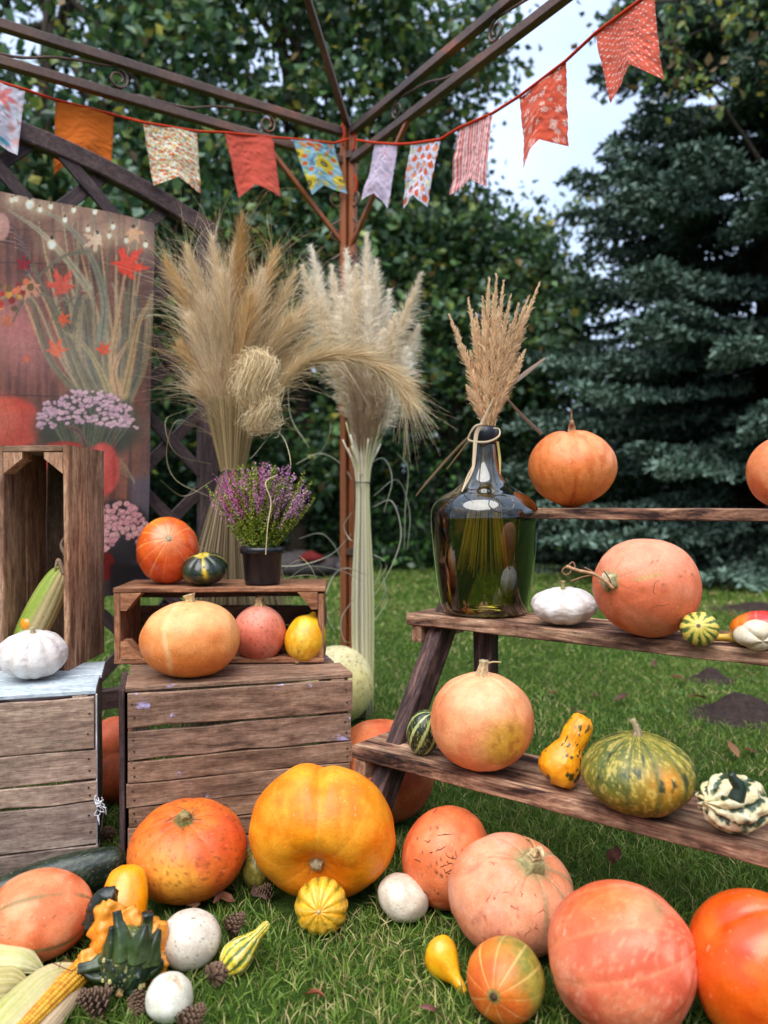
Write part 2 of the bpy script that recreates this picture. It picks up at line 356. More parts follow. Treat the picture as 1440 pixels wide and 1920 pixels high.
# ================================================================== THE SETTING
def m_lawn():
    t = NT('lawn_soil_and_turf'); o = t.obj()
    n1 = t.noise(o, 1.3, 5, 0.6); n2 = t.noise(o, 45, 5, 0.7); n3 = t.noise(o, 260, 3, 0.6)
    c = t.ramp(n2, [(0.3, L4(34, 48, 18)), (0.5, L4(60, 88, 30)), (0.72, L4(88, 112, 48))])
    c = t.mix(t.rng(n1, 0.5, 0.68, 0, 0.35), c, L4(96, 96, 48)); c = t.mix(t.rng(n2, 0.66, 0.74, 0, 0.5), c, L4(88, 70, 44))
    return t.fin(Base_Color=c, Roughness=0.95, Specular_IOR_Level=0.1, Normal=t.bump(n3, 0.8, 0.01, t.bump(n2, 0.8, 0.02)))
M['lawn'] = m_lawn()
g = np.concatenate([[-90, -30, -12], np.linspace(-7, 7, 71), [12, 30, 90]])
gy = np.concatenate([[-90, -30, -8, -2], np.linspace(0, 12, 81), [18, 40, 90]])
X, Y = np.meshgrid(g, gy, indexing='ij'); P = np.stack([X.ravel(), Y.ravel(), np.zeros(X.size)], -1)
lump = (fbm(P * 1.1, 3) - 0.5) * 0.03 * sm(np.hypot(P[:, 0], P[:, 1] - 5), 0, 1) * sm(P[:, 1], 2.6, 4.5)
P[:, 2] = lump - 0.004
lawn = put('lawn', mesh('lawn', P, gridf(len(g), len(gy))), M['lawn'], kind='structure')

# ------------------------------------------------------------------ leaves
def leaf_quads(Pc, size, rng, col, up=0.35):
    """one bent four-cornered leaf per point, random way round"""
    n = len(Pc); d = rng.normal(size=(n, 3)); d[:, 2] -= 0.35; d /= np.linalg.norm(d, axis=1)[:, None]
    nn = rng.normal(size=(n, 3)); nn[:, 2] += up * 2; s = np.cross(d, nn); s /= np.linalg.norm(s, axis=1)[:, None]
    s = s * (size * 0.36)[:, None]; L = d * size[:, None]; b = np.cross(L, s); b = b / (np.linalg.norm(b, axis=1)[:, None] + 1e-9) * (size * 0.10)[:, None]
    V = np.stack([Pc, Pc + L * 0.45 + s + b, Pc + L, Pc + L * 0.45 - s + b], 1).reshape(-1, 3)
    i = np.arange(n) * 4; F = np.stack([i, i + 1, i + 2, i + 3], -1)
    return V, F, np.repeat(col, 4, axis=0)
def palette(n, rng, cols, w):
    c = lin(np.array(cols, float)) * 1.7; k = rng.choice(len(cols), n, p=np.array(w) / sum(w))
    return c[k] * rng.uniform(0.7, 1.25, (n, 1))
GREENS = [(52, 78, 44), (70, 96, 50), (38, 62, 42), (98, 112, 52), (140, 132, 52), (96, 78, 48), (96, 118, 96)]
def clumps(rng, boxes, n_cl, n_leaf, cl_r, size, cols, w):
    """boxes: ellipsoids (cx,cy,cz,rx,ry,rz); leaves gather in clumps near their surfaces"""
    vol = np.array([b[3] * b[5] for b in boxes]); k = rng.choice(len(boxes), n_cl, p=vol / vol.sum())
    B = np.array(boxes)[k]; d = rng.normal(size=(n_cl, 3)); d /= np.linalg.norm(d, axis=1)[:, None]
    cc = B[:, :3] + d * B[:, 3:] * rng.uniform(0.55, 1.02, (n_cl, 1)) ** 0.7
    rr = cl_r * rng.uniform(0.6, 1.4, n_cl)
    P = np.repeat(cc, n_leaf, axis=0) + rng.normal(size=(n_cl * n_leaf, 3)) * np.repeat(rr, n_leaf)[:, None] * np.array([0.6, 0.6, 0.42])
    tone = np.repeat(rng.uniform(0.7, 1.3, (n_cl, 1)), n_leaf, axis=0)
    col = palette(len(P), rng, cols, w) * tone; keep = P[:, 2] > 0.03
    return P[keep], size * rng.uniform(0.6, 1.35, keep.sum()), col[keep], cc
def deciduous(name, label, base, h, boxes, n_cl, n_leaf, seed, size=0.10, cl_r=0.34, w=(5, 4, 5, 2.2, 0.6, 0.5, 2), trunk=0.16, cols=GREENS):
    rng = np.random.default_rng(seed); root = thing(name, label, 'tree', (base[0], base[1], 0), 0, 'broadleaved trees behind the lawn')
    P, s, c, cc = clumps(rng, boxes, n_cl, n_leaf, cl_r, size, cols, w); m = MB(); V, F, K = leaf_quads(P, s, rng, c)
    m.add(V, F, K); m.build('crown', M['leaf'], root, (base[0], base[1], 0), smooth=False)
    t = MB(); b = np.array([base[0], base[1], 0.0]); top = b + [rng.normal() * .3, rng.normal() * .2, h * 0.8]
    pts = spline([b + [0, 0, -0.05], b + [rng.normal() * .08, 0, h * 0.25], b + [rng.normal() * .15, 0, h * .5], top], 5)
    v, f = tube(pts, np.linspace(trunk, trunk * .25, len(pts)), 10, 0.06, 5); t.add(v, f, L4(74, 62, 50)[:3])
    for k in range(26):
        e = cc[rng.integers(len(cc))]; s0 = pts[rng.integers(4, len(pts))]; mid = (s0 + e) / 2 + [0, 0, 0.25]
        q = spline([s0, mid, e], 4); v, f = tube(q, np.linspace(trunk * .3, 0.008, len(q)), 6); t.add(v, f, L4(66, 56, 46)[:3])
    t.build('trunk', M['bark'], root, (base[0], base[1], 0))
    return root
deciduous('linden_tree', 'tall green tree at the left with a dark trunk behind the bunting', (-4.0, 8.6), 9,
          [(-3.6, 8.6, 5.6, 2.3, 1.6, 3.4), (-2.7, 8.2, 3.0, 1.4, 1.2, 2.2), (-4.6, 8.0, 3.0, 1.6, 1.2, 2.6)], 720, 42, 1, 0.12)
deciduous('linden_tree', 'broad green tree whose leaves fill the space behind the gazebo corner post', (-1.1, 9.6), 9.5,
          [(-1.4, 9.6, 6.0, 2.2, 1.5, 3.6), (-0.8, 9.2, 3.1, 1.6, 1.2, 2.2), (0.2, 9.4, 7.3, 1.7, 1.2, 1.9)], 900, 42, 2, 0.12)
deciduous('linden_tree', 'green tree with pale undersides of leaves behind the dried grass in the bottle', (1.0, 10.3), 6.5,
          [(1.1, 10.2, 3.3, 1.5, 1.2, 1.7), (1.75, 10.4, 3.1, 1.0, 1.0, 1.4), (0.4, 10.2, 4.6, 1.1, 1.0, 1.4)], 430, 42, 3, 0.11, w=(5, 5, 4, 2, 0.3, 0.3, 4))
deciduous('maple_tree', 'sparse yellowing branches of a tree at the top right corner above the spruce', (4.8, 7.8), 9,
          [(3.2, 7.0, 5.1, 1.3, 0.8, 0.75), (4.6, 7.4, 5.6, 1.4, 1.0, 1.0)], 110, 26, 4, 0.09, 0.26, w=(3, 3, 1, 4, 2, 2.5, 1))
deciduous('linden_tree', 'thin far tree showing pale sky through its leaves beside the spruce', (3.0, 14.5), 7.5,
          [(2.9, 14.5, 2.8, 2.4, 1.0, 2.0), (3.9, 14.6, 5.6, 1.2, 1.0, 1.3), (2.2, 14.5, 4.5, .7, .8, .9)], 95, 34, 5, 0.11, 0.3, w=(4, 5, 3, 4, 1.5, 0.5, 1))

def spruce(label, base, h, rb, seed, zlow=0.4, nb=190, tone=1.0):
    rng = np.random.default_rng(seed); b = np.array([base[0], base[1], 0.0])
    root = thing('blue_spruce', label, 'tree', tuple(b), 0, 'blue spruces at the right')
    t = MB(); v, f = tube(np.array([b + [0, 0, -0.05], b + [0.03, 0, h * .5], b + [0, 0, h]]), [0.2, 0.12, 0.02], 10); t.add(v, f, L4(70, 58, 50)[:3])
    m = MB(); Ps, Fs, cols = [], [], []
    for k in range(nb):
        z = zlow + (h - zlow) * (k / nb) ** 1.25; L = rb * (1 - z / h) ** 0.75 * rng.uniform(0.75, 1.12) + 0.1; a = rng.uniform(0, 2 * np.pi)
        if math.sin(a) > 0.6 and rng.random() < 0.5: continue
        s = np.linspace(0, 1, 7); d = np.array([math.cos(a), math.sin(a)])
        P = np.stack([b[0] + d[0] * L * s, b[1] + d[1] * L * s, z + L * (-0.30 * s + 0.16 * s ** 3) + 0.02 * rng.normal(size=7) * s], -1)
        v, f = tube(P, np.linspace(0.022, 0.005, 7), 5); t.add(v, f, L4(64, 52, 44)[:3])
        side = np.array([-d[1], d[0], 0]); n2 = int(10 + L * 11); tn = rng.uniform(0.75, 1.3) * tone
        for q in range(n2):
            u = 0.22 + 0.78 * (q + rng.random()) / n2; i = min(5, int(u * 6)); p0 = P[i] * (1 - (u * 6 - i)) + P[i + 1] * (u * 6 - i)
            sg = 1 if q % 2 else -1; l2 = (0.18 + 0.5 * (1 - u)) * min(1, L / 1.8) * rng.uniform(0.7, 1.2)
            dr = side * sg * 0.85 + np.array([d[0], d[1], 0]) * 0.6 + np.array([0, 0, -0.22]); nt = int(5 + l2 * 20)
            w_ = np.linspace(0, 1, nt)[:, None]; pp = p0 + dr * l2 * w_ + np.array([0, 0, -0.10]) * l2 * w_ ** 2
            for rep in range(3):
                dd = dr[None, :] * 0.7 + rng.normal(size=(nt, 3)) * 0.55 + [0, 0, 0.15]; dd /= np.linalg.norm(dd, axis=1)[:, None]
                ln = rng.uniform(0.045, 0.085, (nt, 1)); Ps.append(pp); Fs.append(dd * ln)
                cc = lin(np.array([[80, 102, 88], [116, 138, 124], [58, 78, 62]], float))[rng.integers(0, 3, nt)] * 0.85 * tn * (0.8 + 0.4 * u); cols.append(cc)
    P, D, K = np.concatenate(Ps), np.concatenate(Fs), np.concatenate(cols)
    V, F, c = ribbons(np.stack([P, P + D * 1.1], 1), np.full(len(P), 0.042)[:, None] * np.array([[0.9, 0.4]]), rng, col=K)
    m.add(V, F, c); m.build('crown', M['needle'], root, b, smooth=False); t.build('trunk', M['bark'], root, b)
    return root
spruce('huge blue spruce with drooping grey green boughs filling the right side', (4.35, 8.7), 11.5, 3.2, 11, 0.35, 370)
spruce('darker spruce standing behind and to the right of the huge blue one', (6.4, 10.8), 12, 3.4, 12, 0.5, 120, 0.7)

# dense dark undergrowth at the end of the lawn, bush by bush
bush_lab = ['dark rounded bush at the lawn edge behind the trellis', 'dense dark bush at the lawn edge behind the tan sheaf', 'dark leafy bush between the sheaf and the gazebo post',
            'low bush with fresh green leaves right of the gazebo post', 'dark bush at the lawn edge behind the green bottle', 'dark bush under the spruce behind the top shelf board',
            'bush with some lighter leaves at the far right lawn edge', 'dark bush beyond the left edge of the poster']
bush_at = [(-3.3, 9.6, 1.0, 1.5), (-1.9, 10.0, 1.0, 1.7), (-0.7, 10.2, 0.9, 1.6), (0.35, 9.7, 0.8, 1.25), (1.5, 10.2, 1.0, 1.5), (2.9, 10.3, 1.1, 1.45), (4.5, 10.4, 1.3, 1.6), (-5.2, 9.4, 1.3, 1.7)]
for k, (x, y, rx, hz) in enumerate(bush_at):
    rng = np.random.default_rng(40 + k); root = thing('bush', bush_lab[k], 'bush', (x, y, 0), 0, 'bushes along the end of the lawn')
    P, s, c, _ = clumps(rng, [(x, y, hz * .45, rx, .8, hz * .6), (x + rx * .4, y + .3, hz * .7, rx * .6, .6, hz * .5), (x - rx * .4, y - .1, hz * .35, rx * .6, .6, hz * .4)], 130, 40, 0.26, 0.085,
                        [(36, 56, 34), (48, 74, 40), (28, 44, 30), (78, 118, 52), (92, 108, 84)], (5, 4, 5, 3.0 if k in (3, 6) else 0.5, 0.8))
    m = MB(); V, F, K = leaf_quads(P, s, rng, c); m.add(V, F, K); m.build('foliage', M['leaf'], root, (x, y, 0), smooth=False)
    t = MB()
    for q in range(7):
        a = rng.uniform(0, 6.28); e = np.array([x + math.cos(a) * rx * .6, y + math.sin(a) * .4, hz * rng.uniform(.5, .95)])
        v, f = tube(spline([(x, y, -.03), ((x + e[0]) / 2, (y + e[1]) / 2, e[2] * .6), e], 3), [.025] + [.014] * 5 + [.006], 6); t.add(v, f, L4(60, 50, 42)[:3])
    t.build('stem', M['bark'], root, (x, y, 0))
# the wood beyond: one mass nobody could count, all round the garden, its unseen rear added for reflections
rng = np.random.default_rng(77); N = 74000
ang = np.where(rng.random(N) < .6, rng.uniform(.9, 2.5, N), rng.uniform(0, 2 * np.pi, N)); rad = rng.uniform(0, 1, N)
dist = np.where(np.sin(ang) > 0, 13.0, 11.0) + 4.0 * rad; xx = np.cos(ang) * dist * 1.15; yy = np.sin(ang) * dist + 1.5
top = 3.4 + 2.6 * (fbm(np.stack([xx * .35, yy * .35, yy * 0], -1), 9) - .5) * 2 + np.where(yy < 0, 3.2 + 7 * (fbm(np.stack([xx * .5, yy * .5, 0 * yy], -1), 19) - .4), 0) + np.where((xx < 1.5) & (yy > 0), 4.2, 0)  # behind the camera: unseen trees added, tall and ragged, for the bottle's reflection
gap = np.exp(-((xx / np.maximum(yy, 1) - 0.24) / 0.06) ** 2) * (yy > 0); top = top * (1 - 0.45 * gap)
zz = 0.05 + top * rng.uniform(0, 1, N) ** 0.9
P = np.stack([xx, yy, zz], -1) + rng.normal(size=(N, 3)) * .15; P[:, 2] = np.maximum(P[:, 2], .03)
V, F, K = leaf_quads(P, rng.uniform(.22, .42, N), rng, palette(N, rng, [(34, 50, 32), (46, 66, 38), (28, 42, 30), (60, 74, 40)], (5, 4, 4, 1)) * .75)
MB().add(V, F, K).build('distant_wood', M['leaf'], smooth=False, kind='stuff')

# ================================================================== GAZEBO CORNER
POST = np.array([-0.135, 2.95]); UL = np.array([-0.829, -0.559]); UR = np.array([0.530, -0.848]); UC = (UL + UR) / np.linalg.norm(UL + UR)
def gp(u, t, z, off=0.0):
    return np.array([POST[0] + u[0] * t - u[1] * off, POST[1] + u[1] * t + u[0] * off, z])
gz = thing('gazebo', 'bronze metal gazebo frame corner with a copper orange post and scrollwork', 'gazebo', (POST[0], POST[1], 0))
GO = (POST[0], POST[1], 0)
zt = at(655, 252, 2.95).z; zl = at(655, 305, 2.95).z
m = MB()
for dx, dy in ((-.0165, -.0165), (.0165, -.0165), (-.0165, .0165), (.0165, .0165)):
    v, f = sqtube([(POST[0] + dx, POST[1] + dy, 0.0), (POST[0] + dx, POST[1] + dy, 1.2), (POST[0] + dx, POST[1] + dy, zt + .02)], .025, up=(0.5, 1, 0)); m.add(v, f)
m.build('post', M['post'], gz, GO, smooth=False)
for z in (.08, .6, 1.15, 1.7, 2.1): v, f = sqtube([(POST[0], POST[1], z - .012), (POST[0], POST[1], z + .012)], .066, up=(0.5, 1, 0)); MB().add(v, f).build('post_collar', M['metal'], gz, GO, smooth=False)
v, f = sqtube([(POST[0], POST[1], 0.0), (POST[0], POST[1], .012)], .15, up=(0.5, 1, 0)); MB().add(v, f).build('base_plate', M['metal'], gz, GO, smooth=False)
for u, n in ((UL, 2.9), (UR, 2.9)):
    for z, w in ((zt, .029), (zl, .028)):
        v, f = sqtube([gp(u, .03, z), gp(u, n / 2, z), gp(u, n, z)], w, w); MB().add(v, f).build('beam', M['metal'], gz, GO, smooth=False)
def spiral(c, u, r0, r1, a0, turns, n=26):
    a = np.linspace(a0, a0 + turns * 2 * np.pi, n); r = np.linspace(r0, r1, n)
    return np.array([np.array([c[0], c[1], c[2]]) + np.array([u[0] * math.cos(q), u[1] * math.cos(q), math.sin(q)]) * s for q, s in zip(a, r)])
zm = (zt + zl) / 2; hh = (zt - zl) / 2 - .02
for u in (UL, UR):
    for t0 in (.34, .86, 1.38, 1.90):
        m = MB()
        for s_ in (spiral(gp(u, t0, zm), u, hh, hh * .35, math.pi / 2, 1.4), spline([gp(u, t0 + .02, zm + hh), gp(u, t0 + .18, zm + .01), gp(u, t0 + .30, zm - hh * .8), gp(u, t0 + .46, zm - hh)], 6)):
            v, f = tube(s_, .0042, 6); m.add(v, f)
        m.build('scroll', M['metal'], gz, GO)
# slanting roof bar towards the peak
v, f = sqtube([gp(UC, 0, zt + .02), gp(UC, 1.05, zt + .36), gp(UC, 2.1, zt + .72)], .022, .022); MB().add(v, f).build('rafter', M['metal'], gz, GO, smooth=False)
# corner braces
pb = on_wall(510, 285, GO, UL); pe = on_wall(650, 466, GO, UL)
v, f = sqtube([np.array(pb), (np.array(pb) + np.array(pe)) / 2, np.array(pe)], .016, .016); MB().add(v, f).build('brace', M['post'], gz, GO, smooth=False)
v, f = sqtube([gp(UR, .42, zl), gp(UR, .21, (zl + pe.z) / 2), gp(UR, .015, pe.z)], .016, .016); MB().add(v, f).build('brace', M['post'], gz, GO, smooth=False)
for u, sg in ((UR, 1), (UL, 1)):
    m = MB()
    for z0, r in ((1.93, .036), (1.80, .034), (1.66, .030)):
        v, f = tube(spiral(gp(u, .055, z0), u, r, r * .35, 2.2, 1.2, 22), .004, 6); m.add(v, f)
        v, f = tube(spline([gp(u, .02, z0 - .03), gp(u, .035, z0 - .07), gp(u, .075, z0 - .10)], 5), .004, 6); m.add(v, f)
    m.build('scroll', M['metal'], gz, GO)

# ================================================================== TRELLIS
def tp(t, z, off=0.0): return gp(UL, t, z, off)
def arch_z(t):
    # circle through the measured points: crown 1.945 at t=1.45, shoulder 1.735 at t=.54
    c, zt_, dz = 1.45, 1.945, 0.21; Rr = ((c - .54) ** 2 + dz ** 2) / (2 * dz); return zt_ - Rr + math.sqrt(max(Rr ** 2 - (t - c) ** 2, 0))
TO = (float(tp(.54, 0)[0]), float(tp(.54, 0)[1]), 0.0)
tr = thing('trellis', 'dark brown arched lattice trellis panel behind the poster', 'trellis', TO)
ts = np.linspace(.54, 2.36, 25); A = np.array([tp(t, arch_z(t) - .034) for t in ts])
v, f = sqtube(A, .040, .056); MB().add(v, f).build('arch_rail', M['w_dark'], tr, TO, smooth=False)
def tboard(name, a, b, w, th, k=2): # a,b world points in the trellis plane
    a, b = np.array(a), np.array(b); d = b - a; c = (a + b) / 2 - np.array(TO); up = np.cross(d, [-UL[1], UL[0], 0])
    return board(name, c, d, up, float(np.linalg.norm(d)), w, th, 'w_dark', tr, 0.0006, k)
for t in (.565, 2.335): tboard('post', tp(t, 0.0), tp(t, arch_z(t) - .05), .062, .042)
tboard('rail', tp(.60, .16), tp(2.30, .16), .060, .040)
SP = 0.262
def slat_run(sgn, off):
    # lines z = z0 + sgn*(t) inside the frame
    for q in range(-9, 16):
        z0 = q * SP + (.10 if sgn > 0 else .04); seg = []
        for t in np.linspace(.59, 2.31, 173):
            z = z0 + sgn * (t - .59)
            if .18 < z < arch_z(t) - .05: seg.append((t, z))
        if len(seg) < 12: continue
        a, b = seg[0], seg[-1]; tboard('slat', tp(a[0], a[1], off), tp(b[0], b[1], off), .040, .011)
slat_run(+1, .0075); slat_run(-1, -.0075)

# ================================================================== POSTER
class Canvas:
    def __init__(s, X, Y, col): s.X, s.Y = X, Y; s.c = np.tile(np.asarray(col, float), (len(X), 1))
    def ell(s, x, y, rx, ry, col, a=1.0, soft=.12, rot=0.0):
        rm = max(rx, ry) * (1.05 + soft); I = np.nonzero((np.abs(s.X - x) < rm) & (np.abs(s.Y - y) < rm))[0]
        if not len(I): return
        dx, dy = s.X[I] - x, s.Y[I] - y; cr, sr = math.cos(rot), math.sin(rot)
        d = np.hypot((dx * cr + dy * sr) / rx, (-dx * sr + dy * cr) / ry); s.c[I] = mixc(s.c[I], col, a * (1 - sm(d, 1 - soft, 1 + soft)))
    def stroke(s, pts, w0, w1, col, a=1.0):
        P = spline([np.array(tuple(p) + (0,), float) for p in pts], 7)[:, :2]; mw = max(w0, w1); lo_, hi_ = P.min(0) - mw, P.max(0) + mw
        I = np.nonzero((s.X > lo_[0]) & (s.X < hi_[0]) & (s.Y > lo_[1]) & (s.Y < hi_[1]))[0]
        if not len(I): return
        XX, YY = s.X[I], s.Y[I]; best = np.full(len(I), 1e9)
        for k in range(len(P) - 1):
            ax, ay = P[k]; bx, by = P[k + 1] - P[k]; t = np.clip(((XX - ax) * bx + (YY - ay) * by) / (bx * bx + by * by + 1e-9), 0, 1)
            d = np.hypot(XX - ax - t * bx, YY - ay - t * by); u = (k + t) / (len(P) - 1); w = (w0 + (w1 - w0) * u) / 2
            q = d / np.maximum(w, 1e-6); best = np.minimum(best, q)
        s.c[I] = mixc(s.c[I], col, a * (1 - sm(best, .55, 1.2)))
    def maple(s, x, y, r, rot, col, a=1.0):
        dx, dy = s.X - x, s.Y - y; th = np.arctan2(dy, dx) - rot; d = np.hypot(dx, dy) / r
        lobes = np.zeros(len(s.X))
        for q, L in ((0, 1.0), (.95, .92), (-.95, .92), (1.95, .66), (-1.95, .66)):
            e = np.abs(np.angle(np.exp(1j * (th - q)))); lobes = np.maximum(lobes, L * np.clip(1 - e / .62, 0, 1) ** .75)
        lobes = np.maximum(lobes, .36) * (1 + .10 * np.sign(np.sin(th * 21)))
        s.c = mixc(s.c, col, a * (1 - sm(d / lobes, .92, 1.08)))
        v = np.abs(np.sin((th) * 2.6)); s.c = mixc(s.c, np.array(col) * .8 + 40, a * .35 * (1 - sm(d / lobes, .8, .95)) * (v < .12))
PB = gp(UL, .70, 0, .055)       # just in front of the trellis
s0 = on_wall(290, 418, PB, UL); z_top = s0.z
t_r = float((np.array([s0.x, s0.y]) - PB[:2]) @ UL); nW, nH, Wd, Ht = 225, 400, 0.56, 1.19
S, Z = np.meshgrid(np.linspace(0, 1, nW), np.linspace(0, 1, nH), indexing='ij')
Sf, Zf = S.ravel(), Z.ravel()
wave = .010 * np.sin(Sf * 7 + Zf * 2.2) + .006 * np.sin(Zf * 11 + Sf * 3) + .012 * (fbm(np.stack([Sf * 3, Zf * 4, Zf * 0], -1), 5) - .5)
tt = t_r + .035 * Zf + Wd * Sf; P = np.stack([PB[0] + UL[0] * tt - UL[1] * wave, PB[1] + UL[1] * tt + UL[0] * wave, z_top - Ht * Zf], -1)
px, py = project(P); cv = Canvas(px, py, (124, 78, 60)); N2 = lambda sx, sy, s=0, o=3: fbm(np.stack([px * sx, py * sy, px * 0], -1), s, o)
cv.c = mixc(cv.c, (70, 46, 40), sm(N2(.14, .008, 1), .45, .62) * .6); cv.c = mixc(cv.c, (150, 92, 80), sm(N2(.22, .012, 4), .5, .68) * .5)
for yy_ in (430, 492, 570, 652, 740): cv.stroke([(-300, yy_ - 4), (0, yy_), (170, yy_ + 6)], 2.2, 2.2, (48, 30, 28), .75)
cv.c = mixc(cv.c, (196, 118, 108), np.exp(-((px - 40) / 66) ** 2 - ((py - 625) / 80) ** 2) * .8)
cv.c = mixc(cv.c, (205, 130, 120), np.exp(-((px - 20) / 45) ** 2 - ((py - 600) / 45) ** 2) * .6)
cv.c = mixc(cv.c, (150, 122, 100), sm(-py, -470, -380) * .45); cv.c = mixc(cv.c, (102, 80, 76), sm(px, 235, 285) * .7)
cv.c = mixc(cv.c, (58, 46, 46), sm(py, 930, 1000) * .95); cv.c = mixc(cv.c, (84, 84, 100), sm(px, 235, 250) * sm(py, 885, 905) * .6)
rg = np.random.default_rng(8)
for q in range(46):  # corn stalks and blades fanning upwards
    x1 = rg.uniform(20, 290); x0 = 215 + (x1 - 200) * .22 + rg.normal() * 10; y1 = rg.uniform(360, 640); b = rg.normal() * 26
    col = [(150, 134, 104), (118, 110, 84), (176, 154, 118), (92, 88, 70), (196, 160, 116), (104, 104, 92)][rg.integers(6)]
    cv.stroke([(x0, 770), (x0 + (x1 - x0) * .35 + b, 680), (x0 + (x1 - x0) * .7 + b, 560), (x1 + b, y1)], rg.uniform(12, 24), 3, col, .85)
    cv.stroke([(x0 + 2, 770), (x0 + 2 + (x1 - x0) * .35 + b, 680), (x0 + (x1 - x0) * .7 + b + 3, 560), (x1 + b, y1)], 1.8, 1, (60, 54, 44), .6)
for (a, b, w, col) in (([(18, 395), (70, 430), (120, 480), (165, 540)], 1, 20, (176, 164, 132)), ([(50, 390), (110, 410), (165, 470), (195, 560), (190, 640)], 1, 22, (136, 134, 112)),
                       ([(285, 560), (262, 600), (245, 680), (232, 740)], 1, 22, (186, 154, 108)), ([(118, 620), (160, 650), (190, 700), (205, 740)], 1, 18, (176, 158, 112)),
                       ([(240, 640), (215, 690), (222, 745)], 1, 24, (200, 158, 116)), ([(70, 520), (120, 480), (180, 470)], 1, 12, (120, 112, 92))):
    cv.stroke(a, 4, w, col, .9)
    cv.stroke(a, 1.2, 2, (80, 70, 54), .7)
for q in range(10): a_ = rg.uniform(.1, 1.9); cv.stroke([(-5, 420 + q * 4), (25 + q * 2, 425 + q * 5), (50 + q, 470 + q * 4), (48, 520)], 1.6, 1.2, (150, 128, 120) if q % 2 else (52, 34, 34), .8)
cv.ell(2, 425, 16, 26, (214, 158, 140), .9)
for x, y in [(22, 375), (30, 373), (56, 383), (75, 393), (95, 387), (138, 394), (178, 397), (122, 412), (165, 430), (205, 442), (237, 451), (273, 459), (97, 458), (182, 448), (250, 437), (212, 425)]:
    big = (x, y) in [(97, 458), (182, 448), (250, 437), (56, 383)]; r = 8 if big else 4.6
    cv.ell(x, y, r * 3.4, r * 3.4, (236, 206, 160), .35, .95); cv.ell(x, y, r, r * 1.25, (250, 240, 200), 1, .3); cv.ell(x, y + 1, r * .45, r * .6, (235, 250, 255), 1, .3); cv.ell(x, y - r * 1.5, r * .4, r * .5, (40, 30, 26), .9)
for x, y, r, ro, col in [(237, 500, 46, -.9, (236, 70, 42)), (117, 538, 38, -2.0, (222, 84, 62)), (57, 536, 30, 1.9, (224, 152, 112)), (117, 597, 19, .5, (226, 92, 50)), (104, 658, 27, -1.1, (230, 104, 62)), (195, 658, 20, -1.9, (226, 78, 40)),
                         (47, 672, 14, .3, (206, 96, 70)), (180, 450, 26, 2.6, (232, 196, 160)), (250, 436, 24, 1.0, (226, 170, 122)), (44, 498, 22, -1.5, (150, 26, 34)), (10, 600, 20, .5, (200, 110, 70)), (-40, 560, 30, 0, (210, 90, 50)), (-80, 660, 24, 1, (220, 120, 60))]:
    cv.maple(x, y, r * .96, ro, col, .95)
for q in range(34): cv.ell(rg.uniform(-60, 60), 545 + rg.normal() * 18, rg.uniform(4, 8), rg.uniform(4, 8), [(198, 52, 38), (222, 158, 60), (140, 40, 30), (234, 120, 70), (110, 80, 40)][rg.integers(5)], .95)
cv.ell(12, 795, 68, 52, (206, 78, 58), 1, .14); cv.ell(0, 780, 30, 40, (240, 130, 100), .5, .6); cv.ell(-70, 800, 60, 48, (216, 82, 54), 1, .06)
for q in range(3): cv.stroke([(-20 + q * 26, 748), (-12 + q * 28, 790), (-18 + q * 26, 840)], 2, 2, (180, 60, 46), .5)
cv.ell(165, 800, 100, 62, (64, 64, 50), .95, .2)
for q in range(60): x0 = rg.uniform(90, 250); cv.stroke([(160 + (x0 - 160) * .5, 850), (x0, 790), (x0 + rg.normal() * 10, 765)], 1.6, 1, (104, 110, 80), .6)
for q in range(230):
    a_ = rg.uniform(-.12, math.pi + .12); rr = rg.random() ** .45; x, y = 160 + math.cos(a_) * 98 * rr, 796 - math.sin(a_) * 66 * rr
    s_ = rg.uniform(2.4, 5.0); cv.ell(x, y + 1.5, s_ * 1.25, s_ * .95, (92, 70, 84), .5, .3); cv.ell(x, y, s_ * 1.15, s_ * .85, (224, 182, 190) if q % 3 else (204, 160, 174), .95, .2); cv.ell(x, y, s_ * .3, s_ * .25, (190, 130, 120), .7)
cv.ell(120, 856, 60, 28, (180, 60, 48), 1, .14); cv.ell(192, 880, 32, 50, (196, 80, 70), 1, .10); cv.ell(214, 872, 4, 44, (160, 56, 48), .6, .8); cv.ell(188, 866, 12, 26, (228, 116, 100), .5, .6)
cv.stroke([(128, 800), (146, 808), (160, 836)], 10, 16, (110, 84, 70), 1); cv.stroke([(132, 802), (150, 812), (160, 836)], 2, 3, (60, 44, 40), .8)
for q in range(6): cv.stroke([(225, 860 + q * 5), (240 + q * 2, 880 + q * 4), (252, 906)], 2, 2, (150, 132, 100), .7)
cv.ell(222, 1000, 62, 62, (44, 40, 42), 1, .1)
for q in range(230):
    a_ = rg.uniform(-.5, math.pi * 1.2); rr = rg.random() ** .5; x, y = 226 + math.cos(a_) * 54 * rr, 1008 - math.sin(a_) * 66 * rr
    s_ = rg.uniform(3, 6.0); cv.ell(x, y + 1.5, s_ * 1.1, s_ * .95, (90, 56, 60), .5, .3); cv.ell(x, y, s_, s_ * .85, (232, 170, 166) if q % 3 else (212, 146, 150), .95, .15); cv.ell(x, y, s_ * .3, s_ * .25, (176, 104, 96), .7)
cv.ell(200, 1062, 16, 26, (120, 26, 24), .9); cv.c = mixc(cv.c, (30, 26, 28), sm(py, 1050, 1064) * sm(px, 200, 212) * .9)
cv.c = mixc(cv.c, (200, 176, 170), .10 * sm(N2(.006, .02, 31, 3), .45, .7)); cv.c *= (0.88 + .26 * N2(.25, .25, 12, 4))[:, None]
poster = put('poster', mesh('poster', P - np.array([PB[0], PB[1], 0]), gridf(nW, nH), lin(np.clip(cv.c, 0, 255)) * .85), M['poster'], loc=(PB[0], PB[1], 0))
